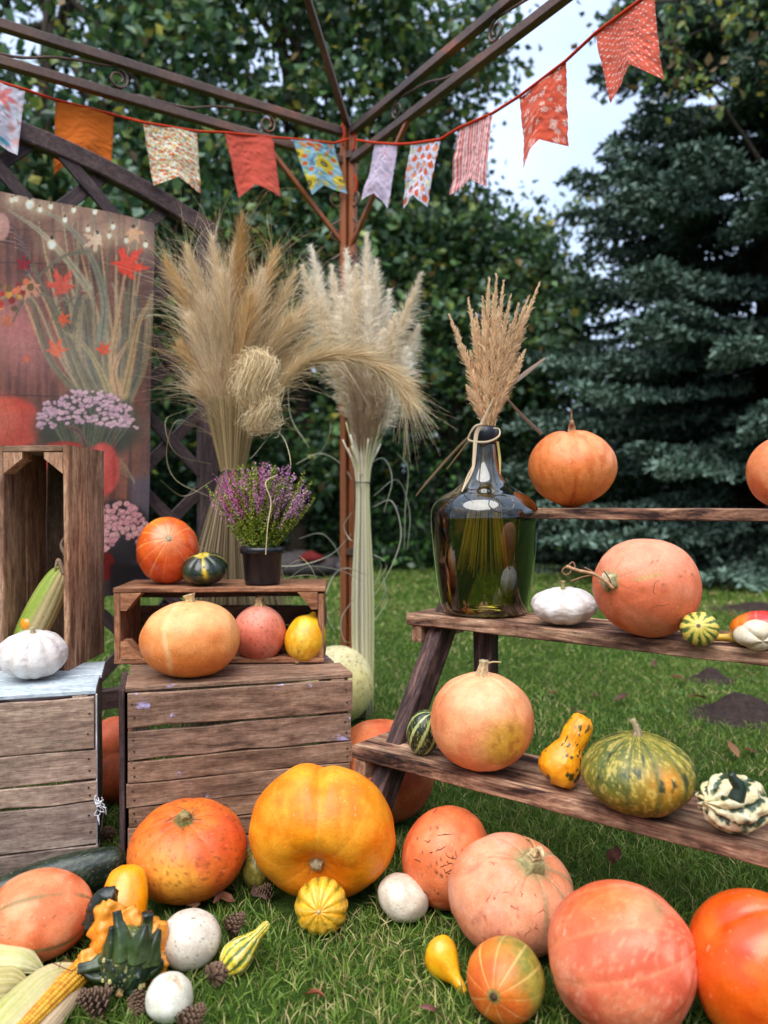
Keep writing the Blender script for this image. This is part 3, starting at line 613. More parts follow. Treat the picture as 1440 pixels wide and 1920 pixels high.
tag(poster, 'large printed autumn poster with maple leaves, corn stalks, fairy lights and pumpkins', 'poster')

# ================================================================== CRATES
def tilted(name, label, cat, loc, rz, group=None): return thing(name, label, cat, loc, R(rz), group)
def crate_closed(root, L, H, D, slats, mat, top_mats, dark_end=False, seed=0):
    """crate lying on its long side, its slatted bottom at the front (y=0), x 0..L"""
    rg = random.Random(seed); th = .011
    for x in (0.010, L - 0.010):
        for k in range(2): board('end_board', (x, D * (.26 + .48 * k) + .004, H / 2), (0, 0, 1), (0, 1, 0), H - 2 * th - .004, D * .47, .016, mat, root)
    y = .0
    for k in range(2):
        w = D * (.47 if k == 0 else .49); yc = D * (.245 if k == 0 else .75) + rg.uniform(-.001, .001)
        board('top_board', (L / 2 + rg.uniform(-.002, .002), yc + .003, H - th / 2 - rg.uniform(0, .001)), (1, rg.uniform(-.006, .006), 0), (0, 1, 0), L + .004, w, th, top_mats[k], root, .0015, 5)
        board('bottom_board', (L / 2, yc + .003, th / 2), (1, 0, 0), (0, 1, 0), L, w, th, mat, root)
    for (z0, z1, sl) in slats:
        z0 += rg.uniform(-.0008, .0008); z1 += rg.uniform(-.0008, .0008)
        b = board('slat', (L / 2 + rg.uniform(-.002, .002), -.0055 + rg.uniform(-.0012, .0012), (z0 + z1) / 2), (1, 0, sl), (0, 0, 1), L + rg.uniform(-.003, .003), z1 - z0, .009, mat, root, .0012, 6)
        m = MB()
        for x in (.012, L - .012):
            for q in (.3, .7): nail(m, x - L / 2 + rg.uniform(-.003, .003), (z1 - z0) * (q - .5), -.0048 if False else .0046, (0, 0, 1))
        nb = m.build('nail', M['plain'], b, smooth=False, kind='stuff')
    for x in (.03, L - .03):   # the inner battens seen through the gaps
        board('batten', (x, .012, H / 2), (0, 0, 1), (1, 0, 0), H - 2 * th, .03, .018, mat, root)
cB = tilted('wooden_crate', 'brown slatted crate on its side with purple paint marks, in the middle on the grass', 'crate', (-0.550, 1.646, 0), 16.5, 'old wooden fruit crates')
crate_closed(cB, .492, .385, .28, [(.003, .040, 0), (.042, .084, .003), (.0865, .129, -.003), (.1315, .180, .002), (.1825, .229, -.002), (.2315, .294, .004), (.3005, .373, -.003)], 'w_brown', ['w_brown', 'w_brown'], seed=3)
board('side_board', (-.012, .10, .19), (0, 0, 1), (0, 1, 0), .378, .20, .012, 'w_dark', cB)
cA = tilted('wooden_crate', 'grey brown slatted crate with a white painted top below the upright crate', 'crate', (-0.61 - .49 * math.cos(R(17)), 1.62 - .49 * math.sin(R(17)), 0), 17, 'old wooden fruit crates')
crate_closed(cA, .49, .388, .30, [(.004, .062, 0), (.065, .153, .002), (.158, .198, -.002), (.201, .264, .003), (.267, .374, -.001)], 'w_grey', ['w_white', 'w_white'], seed=5)
board('edge_strip', (.4925, .0, .19), (0, 0, 1), (0, 1, 0), .375, .012, .003, 'w_white', cA)
# knot of white string on its right edge
rg = np.random.default_rng(5); m = MB()
for q in range(14):
    p = np.array([.495, -.012, .155]) + rg.normal(size=3) * .003; pts = [p]
    for s_ in range(4): pts.append(pts[-1] + np.array([rg.uniform(-.006, .010), rg.normal() * .004, rg.normal() * .006 - (.010 if q > 8 else 0)]))
    v, f = tube(spline(pts, 4), .0011, 5); m.add(v, f, L4(225, 225, 228)[:3])
kn = m.build('string_knot', M['plain'], None, loc=tuple(cA.matrix_basis.to_translation())); kn.rotation_euler = (0, 0, R(17)); tag(kn, 'frayed white string knotted on the right edge of the grey crate', 'string')

def crate_open(root, L, H, D, back_gaps, mats, seed=0):
    """shallow crate, open front at y=0; x 0..L, z 0..H"""
    rg = random.Random(seed); th = .013
    for z, nm in ((th / 2, 'bottom_board'), (H - th / 2, 'top_board')):
        for k in range(2): board(nm, (L / 2, D * (.25 + .5 * k), z + rg.uniform(-.0008, .0008)), (1, 0, 0), (0, 1, 0), L, D * .485, th, mats[0], root, .0012, 5)
    for x in (.008, L - .008): board('end_board', (x, D / 2, H / 2), (0, 0, 1), (0, 1, 0), H - 2 * th - .001, D - .004, .015, mats[1], root)
    for a, b in back_gaps: board('slat', (L / 2, D + .005, (a + b) / 2), (1, 0, 0), (0, 0, 1), L, b - a, .009, mats[2], root)
    for sx in (0, 1):
        for sz in (0, 1):
            x0, z0 = (.0165 if sx == 0 else L - .0165), (th + .001 if sz == 0 else H - th - .001); dx, dz = (.050 if sx == 0 else -.050), (.043 if sz == 0 else -.043)
            T_ = [(x0, z0), (x0 + dx, z0), (x0 + dx * .55, z0 + dz * .62), (x0 + dx * .3, z0 + dz), (x0, z0 + dz)]
            if (dx > 0) != (dz > 0): T_ = T_[::-1]
            V = np.array([(x, .002, z) for x, z in T_] + [(x, .055, z) for x, z in T_]); n = 5
            F4 = np.array([[k, (k + 1) % n, (k + 1) % n + n, k + n] for k in range(n)]); me = mesh('corner_block', V, [F4[:, ::-1], np.arange(n)[None, :], np.arange(n, 2 * n)[::-1][None, :]], None, False)
            put('corner_block', me, M[mats[0]], root)
cD = tilted('wooden_crate', 'low reddish open crate on top of the middle crate, holding up the heather pot', 'crate', (-.660, 1.872, .3865), 3, 'old wooden fruit crates')
crate_open(cD, .513, .190, .20, [(.012, .060), (.066, .118), (.140, .180)], ['w_red', 'w_red', 'w_inner'], 2)
cC = thing('wooden_crate', 'tall narrow crate standing on end with a maize cob inside', 'crate', (-.905, 1.80, .3895), 0, 'old wooden fruit crates')
# built lying, then stood on end: (x,y,z) -> (H - z, y, x)
tmp = thing('tmp', '', '', (0, 0, 0)); crate_open(tmp, .528, .166, .235, [(.012, .060), (.064, .094), (.0985, .154)], ['w_warm', 'w_inner', 'w_inner'], 6)
rot = Matrix(((0, 0, -1, .166), (0, 1, 0, 0), (1, 0, 0, 0), (0, 0, 0, 1)))
for ch in list(tmp.children):
    mm = ch.matrix_basis.copy(); ch.parent = cC; ch.matrix_basis = rot @ mm
bpy.data.objects.remove(tmp)

# ================================================================== LADDER SHELF
WS = Vector((.790, -.613, 0)); NS = Vector((.613, .790, 0)); SL = 1.18
lad = thing('plant_ladder', 'tiered ladder shelf of scorched wooden boards and dark legs', 'shelf', (-.071, 1.70, 0)); LO = Vector((-.071, 1.70, 0))
shelf_z = [.244, .515, .770]; shelf_s = [0.0, .212, .412]
def sp_(t, s, z): return LO + WS * t + NS * s + Vector((0, 0, z))
for k in range(3):
    w = .195 if k < 2 else .18; th = .028 if k < 2 else .026
    c = sp_(SL / 2, shelf_s[k] + w / 2, shelf_z[k] - th / 2) - LO
    board('shelf_board', c, WS, NS, SL, w, th, 'w_burnt', lad, .002, 14)
    for t in (.020, SL - .05):
        c = sp_(t, shelf_s[k] + w / 2 + .003, shelf_z[k] - th - .0215) - LO; board('cleat', c, NS, WS, w - .01, .030, .040, 'w_warm', lad)
for t in (.062, SL - .09):
    a, b = sp_(t, -.075, -.0), sp_(t, .46, .735); d = b - a; c = (a + b) / 2 - LO
    board('leg', c, d, d.cross(WS), d.length, .062, .040, 'w_leg', lad, .001, 6)
    if t > .5: a, b = sp_(t + .03, .52, 0), sp_(t + .03, .47, .735); d = b - a; board('rear_leg', (a + b) / 2 - LO, d, NS, d.length, .045, .032, 'w_leg', lad)
# the upright seen below the middle board
a = sp_(.165, .30, 0); board('upright', a + Vector((0, 0, .358)) - LO, (0, 0, 1), WS, .262, .050, .036, 'w_leg', lad)
# ================================================================== PUMPKINS AND GOURDS
FOOT = []      # footprints (x, y, radius) kept free of grass
class G: pass
def gourd(name, label, cat, box, z0, shape, colf, mat='rind', axis=(0, 0, 1), roll=0.0, stem=None, seed=0, res=(116, 60), Y=None, group=None, parent=None, foot=True, kind_label=None, iters=22):
    """box = the pixels (x0,x1,y0,y1) it fills, z0 = the height it rests on; solved to real size and place"""
    nu, nv = res; h = shape.get
    u = np.linspace(0, 2 * np.pi, nu, endpoint=False); v = np.linspace(0.03, np.pi - 0.03, nv); U, Vv = np.meshgrid(u, v, indexing='xy'); U, Vv = U.ravel(), Vv.ravel()
    rho = np.sin(Vv) ** h('er', 1.0); z = np.sign(np.cos(Vv)) * np.abs(np.cos(Vv)) ** h('ez', 1.0) * h('squash', .8)
    if 'prof' in shape:
        pr = spline([np.array([a, b, 0.0]) for a, b in shape['prof']], 12); s = np.linspace(0, 1, len(pr)); vv = (Vv - .03) / (np.pi - .06)
        z, rho = np.interp(vv, s, pr[:, 0]), np.maximum(np.interp(vv, s, pr[:, 1]), 0.004)
    Q = np.stack([np.sin(Vv) * np.cos(U), np.sin(Vv) * np.sin(U), np.cos(Vv)], -1)
    n = h('n', 0); rgs = np.random.default_rng(seed); wp = rgs.uniform(-1, 1, 4)
    ph = np.zeros(len(U)); crease = np.zeros(len(U))
    if n:
        tw = h('twist', 0) * z; ph = ((U + tw) * n / (2 * np.pi) + .16 * wp[0] * np.sin(U + wp[1] * 3) * 2 + .13 * wp[2] * np.sin(2 * U + wp[3] * 3)) % 1.0
        crease = 1 - np.abs(np.sin(np.pi * ph)) ** h('sharp', .6)
        dv = h('depth', .06) * (.55 + .45 * np.clip(np.cos(Vv), 0, 1) + .25 * np.clip(-np.cos(Vv), 0, 1)) if 'prof' not in shape else h('depth', .06)
        rho = rho * (1 - dv * crease); z = z * (1 - h('zrib', .5) * dv * crease)
    r1 = rho / (h('er', 1) and 1)
    z = z - h('top', .0) * np.exp(-(rho / h('tw', .28)) ** 2) + h('bot', .0) * np.exp(-(rho / h('bw', .25)) ** 2) * 1.0
    rho = rho * (1 + h('taper', 0) * np.clip(z, -1, 1))
    rho = rho * (1 + h('scallop', 0) * np.cos(h('sn', 8) * U + h('sp', 0)) * np.sin(Vv) ** 5)
    Pl = np.stack([rho * np.cos(U), rho * np.sin(U), z], -1)
    if h('lump'): Pl = Pl * (1 + h('lump') * 2 * (fbm(Q * h('ls', 1.6) + seed * 3.1, seed, 2) - .5))[:, None]
    if h('fine'): Pl = Pl * (1 + h('fine') * 2 * (fbm(Q * h('fs', 7) + seed, seed + 5, 3) - .5))[:, None]
    if h('warts'):
        D = rgs.normal(size=(h('warts'), 3)); D /= np.linalg.norm(D, axis=1)[:, None]; ws = h('wsz', .07)
        for d in D: dd = np.linalg.norm(Q - d, axis=1); Pl = Pl * (1 + h('wh', .05) * rgs.uniform(.5, 1.2) * np.exp(-(dd / (ws * rgs.uniform(.6, 1.3))) ** 2))[:, None]
    if h('bend'): k_ = h('bend'); zt_ = np.clip(Pl[:, 2], 0, None); Pl[:, 0] += k_ * zt_ ** 2
    ax = Vector(axis).normalized(); rotm = (ax.to_track_quat('Z', 'Y').to_matrix() @ Matrix.Rotation(roll, 3, 'Z')); Rm = np.array(rotm)
    W0 = Q @ Rm.T
    for (d, w_, a_) in h('dents', []): d = np.array(d, float); d /= np.linalg.norm(d); Pl = Pl * (1 + a_ * np.exp(-((W0[:, 0] - d[0]) / w_[0]) ** 2 - ((W0[:, 1] - d[1]) / w_[1]) ** 2 - ((W0[:, 2] - d[2]) / w_[2]) ** 2))[:, None]
    B = Pl @ Rm.T; zmin = B[:, 2].min(); x0, x1, y0, y1 = box
    s = 1.0; sz = 1.0; yc = Y if Y else 1.5; D0 = yc; X0 = ((x0 + x1) / 2 - CX) / FPX * D0; s = (x1 - x0) / 2 / FPX * D0 / 1.0; sz = s
    for it in range(iters):
        Wd = np.stack([X0 + s * B[:, 0], D0 + s * B[:, 1], z0 + sz * (B[:, 2] - zmin)], -1); qx, qy = project(Wd)
        cw, chh = qx.max() - qx.min(), qy.max() - qy.min()
        if Y is None: D0 *= max(.7, min(1.4, ((qy.max() - 945) / (y1 - 945)))) ** .8
        s *= ((x1 - x0) / cw); sz = sz * ((y1 - y0) / chh); sz = min(max(sz, s * .72), s * 1.35); X0 += ((x0 + x1) / 2 - (qx.max() + qx.min()) / 2) / FPX * D0
    S = np.array([s, s, sz]); loc = np.array([X0, D0, z0]); sink = -.004 if z0 == 0 else .0
    Lp = (B - np.array([0, 0, zmin])) * S + np.array([0, 0, sink])
    if 'carve' in shape: pass
    g = G(); g.u, g.v, g.ph, g.crease, g.Q, g.nrib = U, Vv, ph, crease, Q, n; W = (Q @ Rm.T); g.W = W; g.rho = rho; g.zl = z; g.seed = seed
    g.n = lambda sc_, o=3, k=0: fbm(Q * sc_ + 11.1 * k + seed * 1.7, seed + k, o); g.nm = lambda su, sv, k=0: fbm(np.stack([np.cos(U) * su, np.sin(U) * su, Vv * sv], -1) + 5.3 * k + seed, seed + 20 + k, 3)
    c = np.clip(colf(g), 0, 255); V = Lp
    i, j = np.meshgrid(np.arange(nv - 1), np.arange(nu), indexing='ij'); j2 = (j + 1) % nu
    F = np.stack([i * nu + j, (i + 1) * nu + j, (i + 1) * nu + j2, i * nu + j2], -1).reshape(-1, 4)
    V = np.concatenate([V, V[:nu].mean(0, keepdims=True), V[-nu:].mean(0, keepdims=True)]); c = np.concatenate([c, c[:1], c[-1:]]); m_ = nu * nv; jj = np.arange(nu)
    F3 = np.concatenate([np.stack([np.full(nu, m_), jj, (jj + 1) % nu], -1), np.stack([np.full(nu, m_ + 1), (jj + 1) % nu + m_ - nu, jj + m_ - nu], -1)])
    me = mesh(name, V, [F, F3], lin(c) ** .97 * .9); pl = np.array(parent.location) if parent is not None else np.zeros(3)
    o = put(name, me, M[mat], parent, tuple(loc - pl))
    if parent is None: tag(o, label, cat, group)
    elif label: o['label'] = label
    tf = lambda p: (np.asarray(p, float) @ Rm.T - np.array([0, 0, zmin])) * S + np.array([0, 0, sink])
    o_ = G(); o_.ob, o_.tf, o_.s, o_.loc, o_.top, o_.bot = o, tf, s, loc, Pl[:nu].mean(0), Pl[-nu:].mean(0)
    if foot and z0 == 0: FOOT.append((loc[0] + s * (B[:, 0].max() + B[:, 0].min()) / 2, loc[1] + s * (B[:, 1].max() + B[:, 1].min()) / 2, s * min(np.ptp(B[:, 0]), np.ptp(B[:, 1])) / 2))
    if stem: add_stem(o_, **stem)
    return o_
def add_stem(o, pts=((0, 0, -.06), (0, 0, .1), (.05, 0, .22), (.12, 0, .3)), r=(.13, .07, .055, .06), col=(150, 130, 90), col2=None, ridge=.16, nr=5, end='top', flat=1.0, name='stem', tip=(196, 176, 136)):
    b = o.top if end == 'top' else o.bot
    P = spline([np.array(b) + np.array(p) for p in pts], 5); rr = np.interp(np.linspace(0, 1, len(P)), np.linspace(0, 1, len(r)), r)
    V, F = tube(P, rr, 15, ridge, nr, flat); cs = np.tile(lin(col) * .85, (len(V), 1)); k = np.repeat(np.linspace(0, 1, len(P)), 15)
    cs = cs * (1 - k[:, None]) + lin(col2 or tip)[None] * .85 * k[:, None]; a = np.tile(np.arange(15), len(P)); cs = cs * (1 + .25 * np.cos(nr * a / 15 * 2 * np.pi))[:, None]
    me = mesh(name, o.tf(V), F, cs); return put(name, me, M['stem'], o.ob)
def wires(o, paths, r, col, name, tfm=True):
    m = MB()
    for P in paths: v, f = tube(spline(P, 5), r, 6); m.add(o.tf(v) if tfm else v, f, lin(col) * .85)
    return m.build(name, M['stem'], o.ob)
def scars(o, n, seed, col, zone=(0, -1, .2), L=.4, r=.0009, spread=.42):
    V = np.array([v.co for v in o.ob.data.vertices]); c0 = (V.max(0) + V.min(0)) / 2; D = V - c0; D = D / np.linalg.norm(D, axis=1)[:, None]; rg = np.random.default_rng(seed); z_ = np.array(zone, float); z_ /= np.linalg.norm(z_)
    for q in range(n):
        p = z_ + rg.normal(size=3) * spread; p /= np.linalg.norm(p); d = np.cross(p, rg.normal(size=3)); d /= np.linalg.norm(d); pts = []; Lq = L * rg.uniform(.3, 1.2)
        for s_ in range(7):
            k = np.argsort(-(D @ p))[:4]; w = 1 / (1e-4 + 1 - D[k] @ p); rad = (np.linalg.norm(V[k] - c0, axis=1) * w).sum() / w.sum(); pts.append(c0 + p * (rad - r * .25))
            p = p + d * Lq / 7 + rg.normal(size=3) * .018; p /= np.linalg.norm(p); d = d + rg.normal(size=3) * .18; d /= np.linalg.norm(d)
        P = spline(pts, 4); v, f = tube(P, r * np.sin(np.linspace(.25, 2.9, len(P))), 5); put('scar', mesh('scar', v, f, np.tile(lin(col) * .85, (len(v), 1))), M['stem'], o.ob)
# -------- rind colours
def seams(g, c, col, w=.06, a=.7, ncut=None):
    d = np.minimum(g.ph, 1 - g.ph); return mixc(c, col, a * (1 - sm(d, w * .4, w)) * (.45 + .55 * g.nm(3, 4, 7)))
def base(g, c1, c2, sc_=1.6, lo=.35, hi=.65, k=0): return mixc(np.tile(np.array(c1, float), (len(g.u), 1)), c2, sm(g.n(sc_, 3, k), lo, hi))
def spot(g, d): d = np.array(d, float); d /= np.linalg.norm(d); return np.linalg.norm(g.W - d, axis=1)
def pole(g, end='top'): return g.v if end == 'top' else np.pi - g.v
def scr(g, c, col, n, seed, a=.8, rad=.02, L=.35, zone=(0, -1, .1)):
    """thin scratches / cracks on the side that looks along zone"""
    rg = np.random.default_rng(seed); z_ = np.array(zone, float); z_ /= np.linalg.norm(z_)
    for q in range(n):
        p = z_ + rg.normal(size=3) * .42; p /= np.linalg.norm(p); d = np.cross(p, rg.normal(size=3)); d /= np.linalg.norm(d); best = np.full(len(g.u), 9.0)
        for s_ in range(9):
            best = np.minimum(best, np.linalg.norm(g.W - p, axis=1)); p = p + d * L / 9 + rg.normal(size=3) * .012; p /= np.linalg.norm(p)
        c = mixc(c, col, a * (1 - sm(best, rad * .5, rad * 1.3)))
    return c
CAMD = (0, -1, .15)
PK = {'n': 10, 'depth': .035, 'sharp': .5, 'squash': .82, 'top': .10, 'bot': .06, 'lump': .03}
def pk(**k): d = dict(PK); d.update(k); return d
ST = lambda **k: k
# ---- on the grass
def c1(g):
    c = base(g, (240, 140, 92), (226, 112, 66)); c = mixc(c, (250, 172, 128), .6 * sm(g.n(2.4, 3, 2), .5, .7)); d = np.minimum(g.ph, 1 - g.ph)
    c = mixc(c, (120, 118, 74), .75 * (1 - sm(d, .02, .07)) * sm(g.nm(1.5, 1.2, 3), .38, .55)); c = mixc(c, (108, 116, 66), .8 * (1 - sm(pole(g), .15, .42)))
    return scr(g, c, (120, 84, 60), 5, 2, .6, .014, .5, (.2, -1, .2))
gourd('pumpkin', 'salmon orange pumpkin lying on its side at the left edge beside the maize cob', 'pumpkin', (-32, 176, 1622, 1804), 0, pk(n=6, depth=.03, squash=1.0, top=.08), c1, 'rind_dull', (-.86, -.5, .12), 1.9, seed=1,
      stem=ST(pts=((0, 0, -.08), (0, 0, .06), (.03, 0, .13)), r=(.17, .11, .09), col=(110, 100, 60)))
def c2(g):
    c = base(g, (236, 118, 36), (222, 92, 34)); c = mixc(c, (246, 176, 62), .9 * np.exp(-(spot(g, (.05, -1, -.05)) / .55) ** 2) * (.5 + g.nm(4, 1, 2))); c = mixc(c, (206, 74, 40), .6 * sm(g.n(1.8, 3, 4), .5, .7) * sm(g.W[:, 0], -.1, .6))
    c = seams(g, c, (196, 96, 36), .10, .35); c = mixc(c, (120, 60, 26), .5 * sm(g.n(22, 2, 5), .68, .74)); return mixc(c, (110, 104, 50), .85 * (1 - sm(pole(g), .10, .24)))
p2 = gourd('pumpkin', 'flat orange pumpkin with green stub, on the grass against the middle crate', 'pumpkin', (237, 464, 1492, 1694), 0, pk(n=11, depth=.032, squash=.86, top=.14, tw=.3), c2, 'rind', (.02, -.38, .93), .4, seed=2,
      stem=ST(pts=((0, 0, -.05), (0, 0, .07), (.02, -.02, .17)), r=(.17, .10, .085), col=(104, 108, 48), tip=(160, 140, 90), ridge=.22))
rg = np.random.default_rng(3)
wires(p2, [[p2.top + np.array([0, 0, .03]), p2.top + np.array([rg.uniform(.1, .2) * math.cos(a), rg.uniform(.1, .2) * math.sin(a), .08]), p2.top + np.array([.3 * math.cos(a + .5), .3 * math.sin(a + .5), .07])] for a in (0, 1.2, 2.6, 4, 5.2)], .008, (120, 92, 60), 'tendril')
def c3(g):
    c = base(g, (252, 150, 14), (244, 128, 10)); c = mixc(c, (253, 180, 50), .55 * sm(g.n(2.2, 4, 2), .48, .68)); st = vn(np.stack([g.W[:, 0] * 16, g.W[:, 2] * 1.6, g.W[:, 1]], -1), 5); c = mixc(c, (255, 200, 90), .22 * sm(st, .6, .85) * sm(g.W[:, 2], -.2, .5)); c = seams(g, c, (254, 200, 100), .05, .3)
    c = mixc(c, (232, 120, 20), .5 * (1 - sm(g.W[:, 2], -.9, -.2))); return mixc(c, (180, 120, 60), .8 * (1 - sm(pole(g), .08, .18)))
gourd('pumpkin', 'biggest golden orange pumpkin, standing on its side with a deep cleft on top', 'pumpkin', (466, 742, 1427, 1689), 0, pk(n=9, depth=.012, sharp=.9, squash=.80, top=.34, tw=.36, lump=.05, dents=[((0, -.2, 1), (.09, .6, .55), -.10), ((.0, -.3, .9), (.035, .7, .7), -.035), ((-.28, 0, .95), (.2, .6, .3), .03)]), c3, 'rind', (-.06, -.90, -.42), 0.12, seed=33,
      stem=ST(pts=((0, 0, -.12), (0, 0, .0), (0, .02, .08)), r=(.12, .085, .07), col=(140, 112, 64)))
def c4(g):
    c = base(g, (242, 186, 46), (236, 166, 30)); d = np.minimum(g.ph, 1 - g.ph); c = mixc(c, (250, 216, 110), .6 * sm(d, .3, .5)); ring = sm(g.v, .75, 1.2) * (.55 + .45 * sm(g.v, 1.5, 2))
    return mixc(c, (62, 80, 34), .92 * ring * (1 - sm(d + .35 * (g.n(9, 3, 2) - .5), .10, .2)))
gourd('gourd', 'round yellow ribbed gourd with broken green stripes, in front of the biggest pumpkin', 'gourd', (552, 653, 1639, 1752), 0, pk(n=12, depth=.07, sharp=.8, squash=.95, top=.06, tw=.2, fine=.03), c4, 'rind_small', (-.02, -.92, .25), .3, seed=4, res=(120, 64),
      stem=ST(pts=((0, 0, -.06), (0, 0, .04)), r=(.10, .06), col=(190, 170, 100)))
cw = lambda g: mixc(base(g, (226, 216, 196), (212, 198, 176), 3), (160, 130, 96), .5 * sm(g.n(12, 3, 3), .66, .76))
EGG = [(1, .0), (.97, .22), (.8, .52), (.4, .78), (0, .85), (-.4, .8), (-.8, .5), (-.97, .2), (-1, 0)]
gourd('gourd', 'smooth cream white egg shaped gourd leaning between the golden and scratched pumpkins', 'gourd', (708, 804, 1632, 1727), 0, {'prof': EGG, 'lump': .03}, cw, 'rind_white', (-.62, .1, .72), 0, seed=5, res=(72, 48))
def c6(g):
    c = base(g, (234, 122, 70), (222, 100, 54)); c = mixc(c, (244, 148, 100), .6 * sm(g.n(2, 3, 2), .5, .68)); c = scr(g, c, (84, 52, 36), 12, 6, .9, .014, .34, (-.15, -1, .25)); return mixc(c, (250, 160, 110), .3 * np.exp(-(spot(g, (-.6, -.6, -.3)) / .3) ** 2))
p6 = gourd('pumpkin', 'round orange pumpkin scored with dark scratches, behind the cream egg gourd', 'pumpkin', (753, 922, 1506, 1704), 0, pk(n=8, depth=.022, squash=1.06, ez=.95, top=.03, lump=.035), c6, 'rind', (.5, .55, .6), 0, seed=6)
scars(p6, 13, 66, (92, 56, 38), (-.12, -1, .35), .42, .0011, .30)
def c7(g):
    c = base(g, (234, 160, 120), (226, 138, 96)); c = mixc(c, (238, 168, 140), .6 * sm(g.n(2.2, 3, 2), .48, .66)); d = np.minimum(g.ph, 1 - g.ph)
    c = mixc(c, (150, 146, 104), .75 * (1 - sm(d, .03, .10)) * sm(g.W[:, 0], .1, .45) * (1 - sm(g.v, .9, 1.5))); c = mixc(c, (150, 140, 96), .7 * (1 - sm(pole(g), .2, .42))); c = mixc(c, (170, 96, 70), .4 * sm(g.nm(9, 2, 4), .62, .72))
    return scr(g, c, (168, 74, 48), 12, 7, .7, .010, .16, (-.1, -1, -.1))
p7 = gourd('pumpkin', 'large dusty pink pumpkin with a thick curling green stem', 'pumpkin', (840, 1080, 1556, 1797), 0, pk(n=9, depth=.038, squash=.93, top=.12, tw=.34, taper=.05, lump=.03), c7, 'rind_dull', (.30, -.42, .86), .9, seed=7)
add_stem(p7, ((0, 0, -.06), (0, .0, .04), (.03, .02, .12), (.0, .04, .22)), (.24, .17, .12, .09), (116, 118, 70), (206, 180, 130), .25)
add_stem(p7, ((.0, .04, .20), (.03, .03, .30), (-.02, .02, .40), (-.14, .02, .46), (-.2, .0, .44)), (.07, .05, .04, .035, .02), (200, 172, 120), (224, 196, 150), .1, name='dry_vine')
wires(p7, [[p7.top + np.array(q) for q in ((.1, 0, .0), (.28, -.05, .06), (.45, -.02, .02), (.58, 0, -.1))]], .02, (196, 150, 96), 'dry_vine')
scars(p7, 16, 67, (176, 92, 62), (-.05, -1, -.05), .16, .0009, .40)
def c8(g):
    c = base(g, (232, 122, 42), (218, 98, 36)); gr = sm(g.W[:, 0] + .5 * g.W[:, 2] + .6 * (g.n(2, 3, 1) - .5), .0, .75); c = mixc(c, (160, 152, 62), .95 * gr); c = mixc(c, (112, 120, 52), .6 * gr * sm(g.n(6, 3, 2), .5, .62))
    d = np.minimum(g.ph, 1 - g.ph); c = mixc(c, (250, 206, 130), .75 * (1 - sm(d, .012, .05))); c = mixc(c, (120, 120, 60), .8 * (1 - sm(pole(g), .14, .22))); return mixc(c, (80, 66, 44), .9 * (1 - sm(pole(g), .05, .10)))
gourd('pumpkin', 'small squash half orange half green with pale spokes around its stem scar', 'pumpkin', (875, 1023, 1749, 1920), 0, pk(n=10, depth=.012, squash=1.02, top=.03, tw=.15), c8, 'rind', (-.42, -.88, .16), .5, seed=8,
      stem=ST(pts=((0, 0, -.05), (0, 0, .035)), r=(.12, .085), col=(104, 84, 54), tip=(80, 60, 40), ridge=.1))
PEAR = [(1.0, 0), (.97, .10), (.8, .15), (.45, .22), (.1, .42), (-.3, .62), (-.7, .58), (-.95, .28), (-1.02, 0)]
cy = lambda g: mixc(base(g, (248, 186, 20), (240, 160, 16), 2.5), (250, 210, 80), .5 * np.exp(-(spot(g, (0, -.6, .8)) / .5) ** 2))
gourd('gourd', 'small smooth yellow pear gourd lying left of the orange and green squash', 'gourd', (796, 876, 1748, 1862), 0, {'prof': PEAR, 'lump': .02}, cy, 'rind_gloss', (.50, -.62, -.38), 0, seed=9, res=(72, 48))
def c10(g):
    c = base(g, (236, 126, 88), (224, 98, 68)); c = mixc(c, (246, 160, 132), .7 * sm(g.n(2.2, 3, 3), .5, .68)); c = mixc(c, (250, 176, 140), .5 * sm(g.n(20, 2, 3), .62, .7)); d = np.minimum(g.ph, 1 - g.ph)
    c = mixc(c, (244, 158, 110), .45 * (1 - sm(d, .02, .08))); c = mixc(c, (150, 136, 90), .7 * np.exp(-(spot(g, (.30, -.35, .9)) / .2) ** 2) * (.4 + g.n(6, 3, 2))); return mixc(c, (232, 120, 40), .6 * np.exp(-(spot(g, (-.3, -.2, .9)) / .5) ** 2))
p10 = gourd('pumpkin', 'large coral red pumpkin lying on its side with green marks near its top', 'pumpkin', (1027, 1310, 1644, 1950), 0, pk(n=7, depth=.030, squash=1.02, top=.05, lump=.05, ez=.9), c10, 'rind', (.84, -.25, .28), 1.2, seed=10,
      stem=ST(pts=((0, 0, -.04), (0, 0, .04), (.02, 0, .07)), r=(.06, .035, .02), col=(200, 190, 160)))
c11 = lambda g: mixc(mixc(base(g, (240, 92, 16), (230, 70, 14), 1.4), (250, 130, 40), .6 * sm(g.n(2, 3, 3), .5, .7)), (252, 168, 70), .9 * (np.abs(g.W[:, 2] + .28 + .5 * (g.W[:, 0] + .42)) < .035) * (np.abs(g.W[:, 0] + .36) < .09))
gourd('pumpkin', 'glossy vivid orange lobed pumpkin cut off by the right edge', 'pumpkin', (1284, 1600, 1660, 1985), 0, pk(n=5, depth=.10, sharp=.9, squash=1.0, top=.06, lump=.05, zrib=.6), c11, 'rind_gloss', (.25, -.2, .95), .75, seed=11)
c12 = lambda g: mixc(mixc(base(g, (226, 218, 200), (210, 200, 182), 3), (216, 160, 120), .55 * np.exp(-(spot(g, (-.75, -.4, -.3)) / .4) ** 2)), (120, 100, 84), .8 * sm(g.n(14, 2, 3), .74, .78))
gourd('pumpkin', 'round cream white pumpkin on the grass right of the spiky gourd', 'pumpkin', (297, 415, 1698, 1818), 0, pk(n=8, depth=.01, squash=.96, top=.02, lump=.03), c12, 'rind_white', (.2, -.3, .9), 0, seed=12, res=(96, 60))
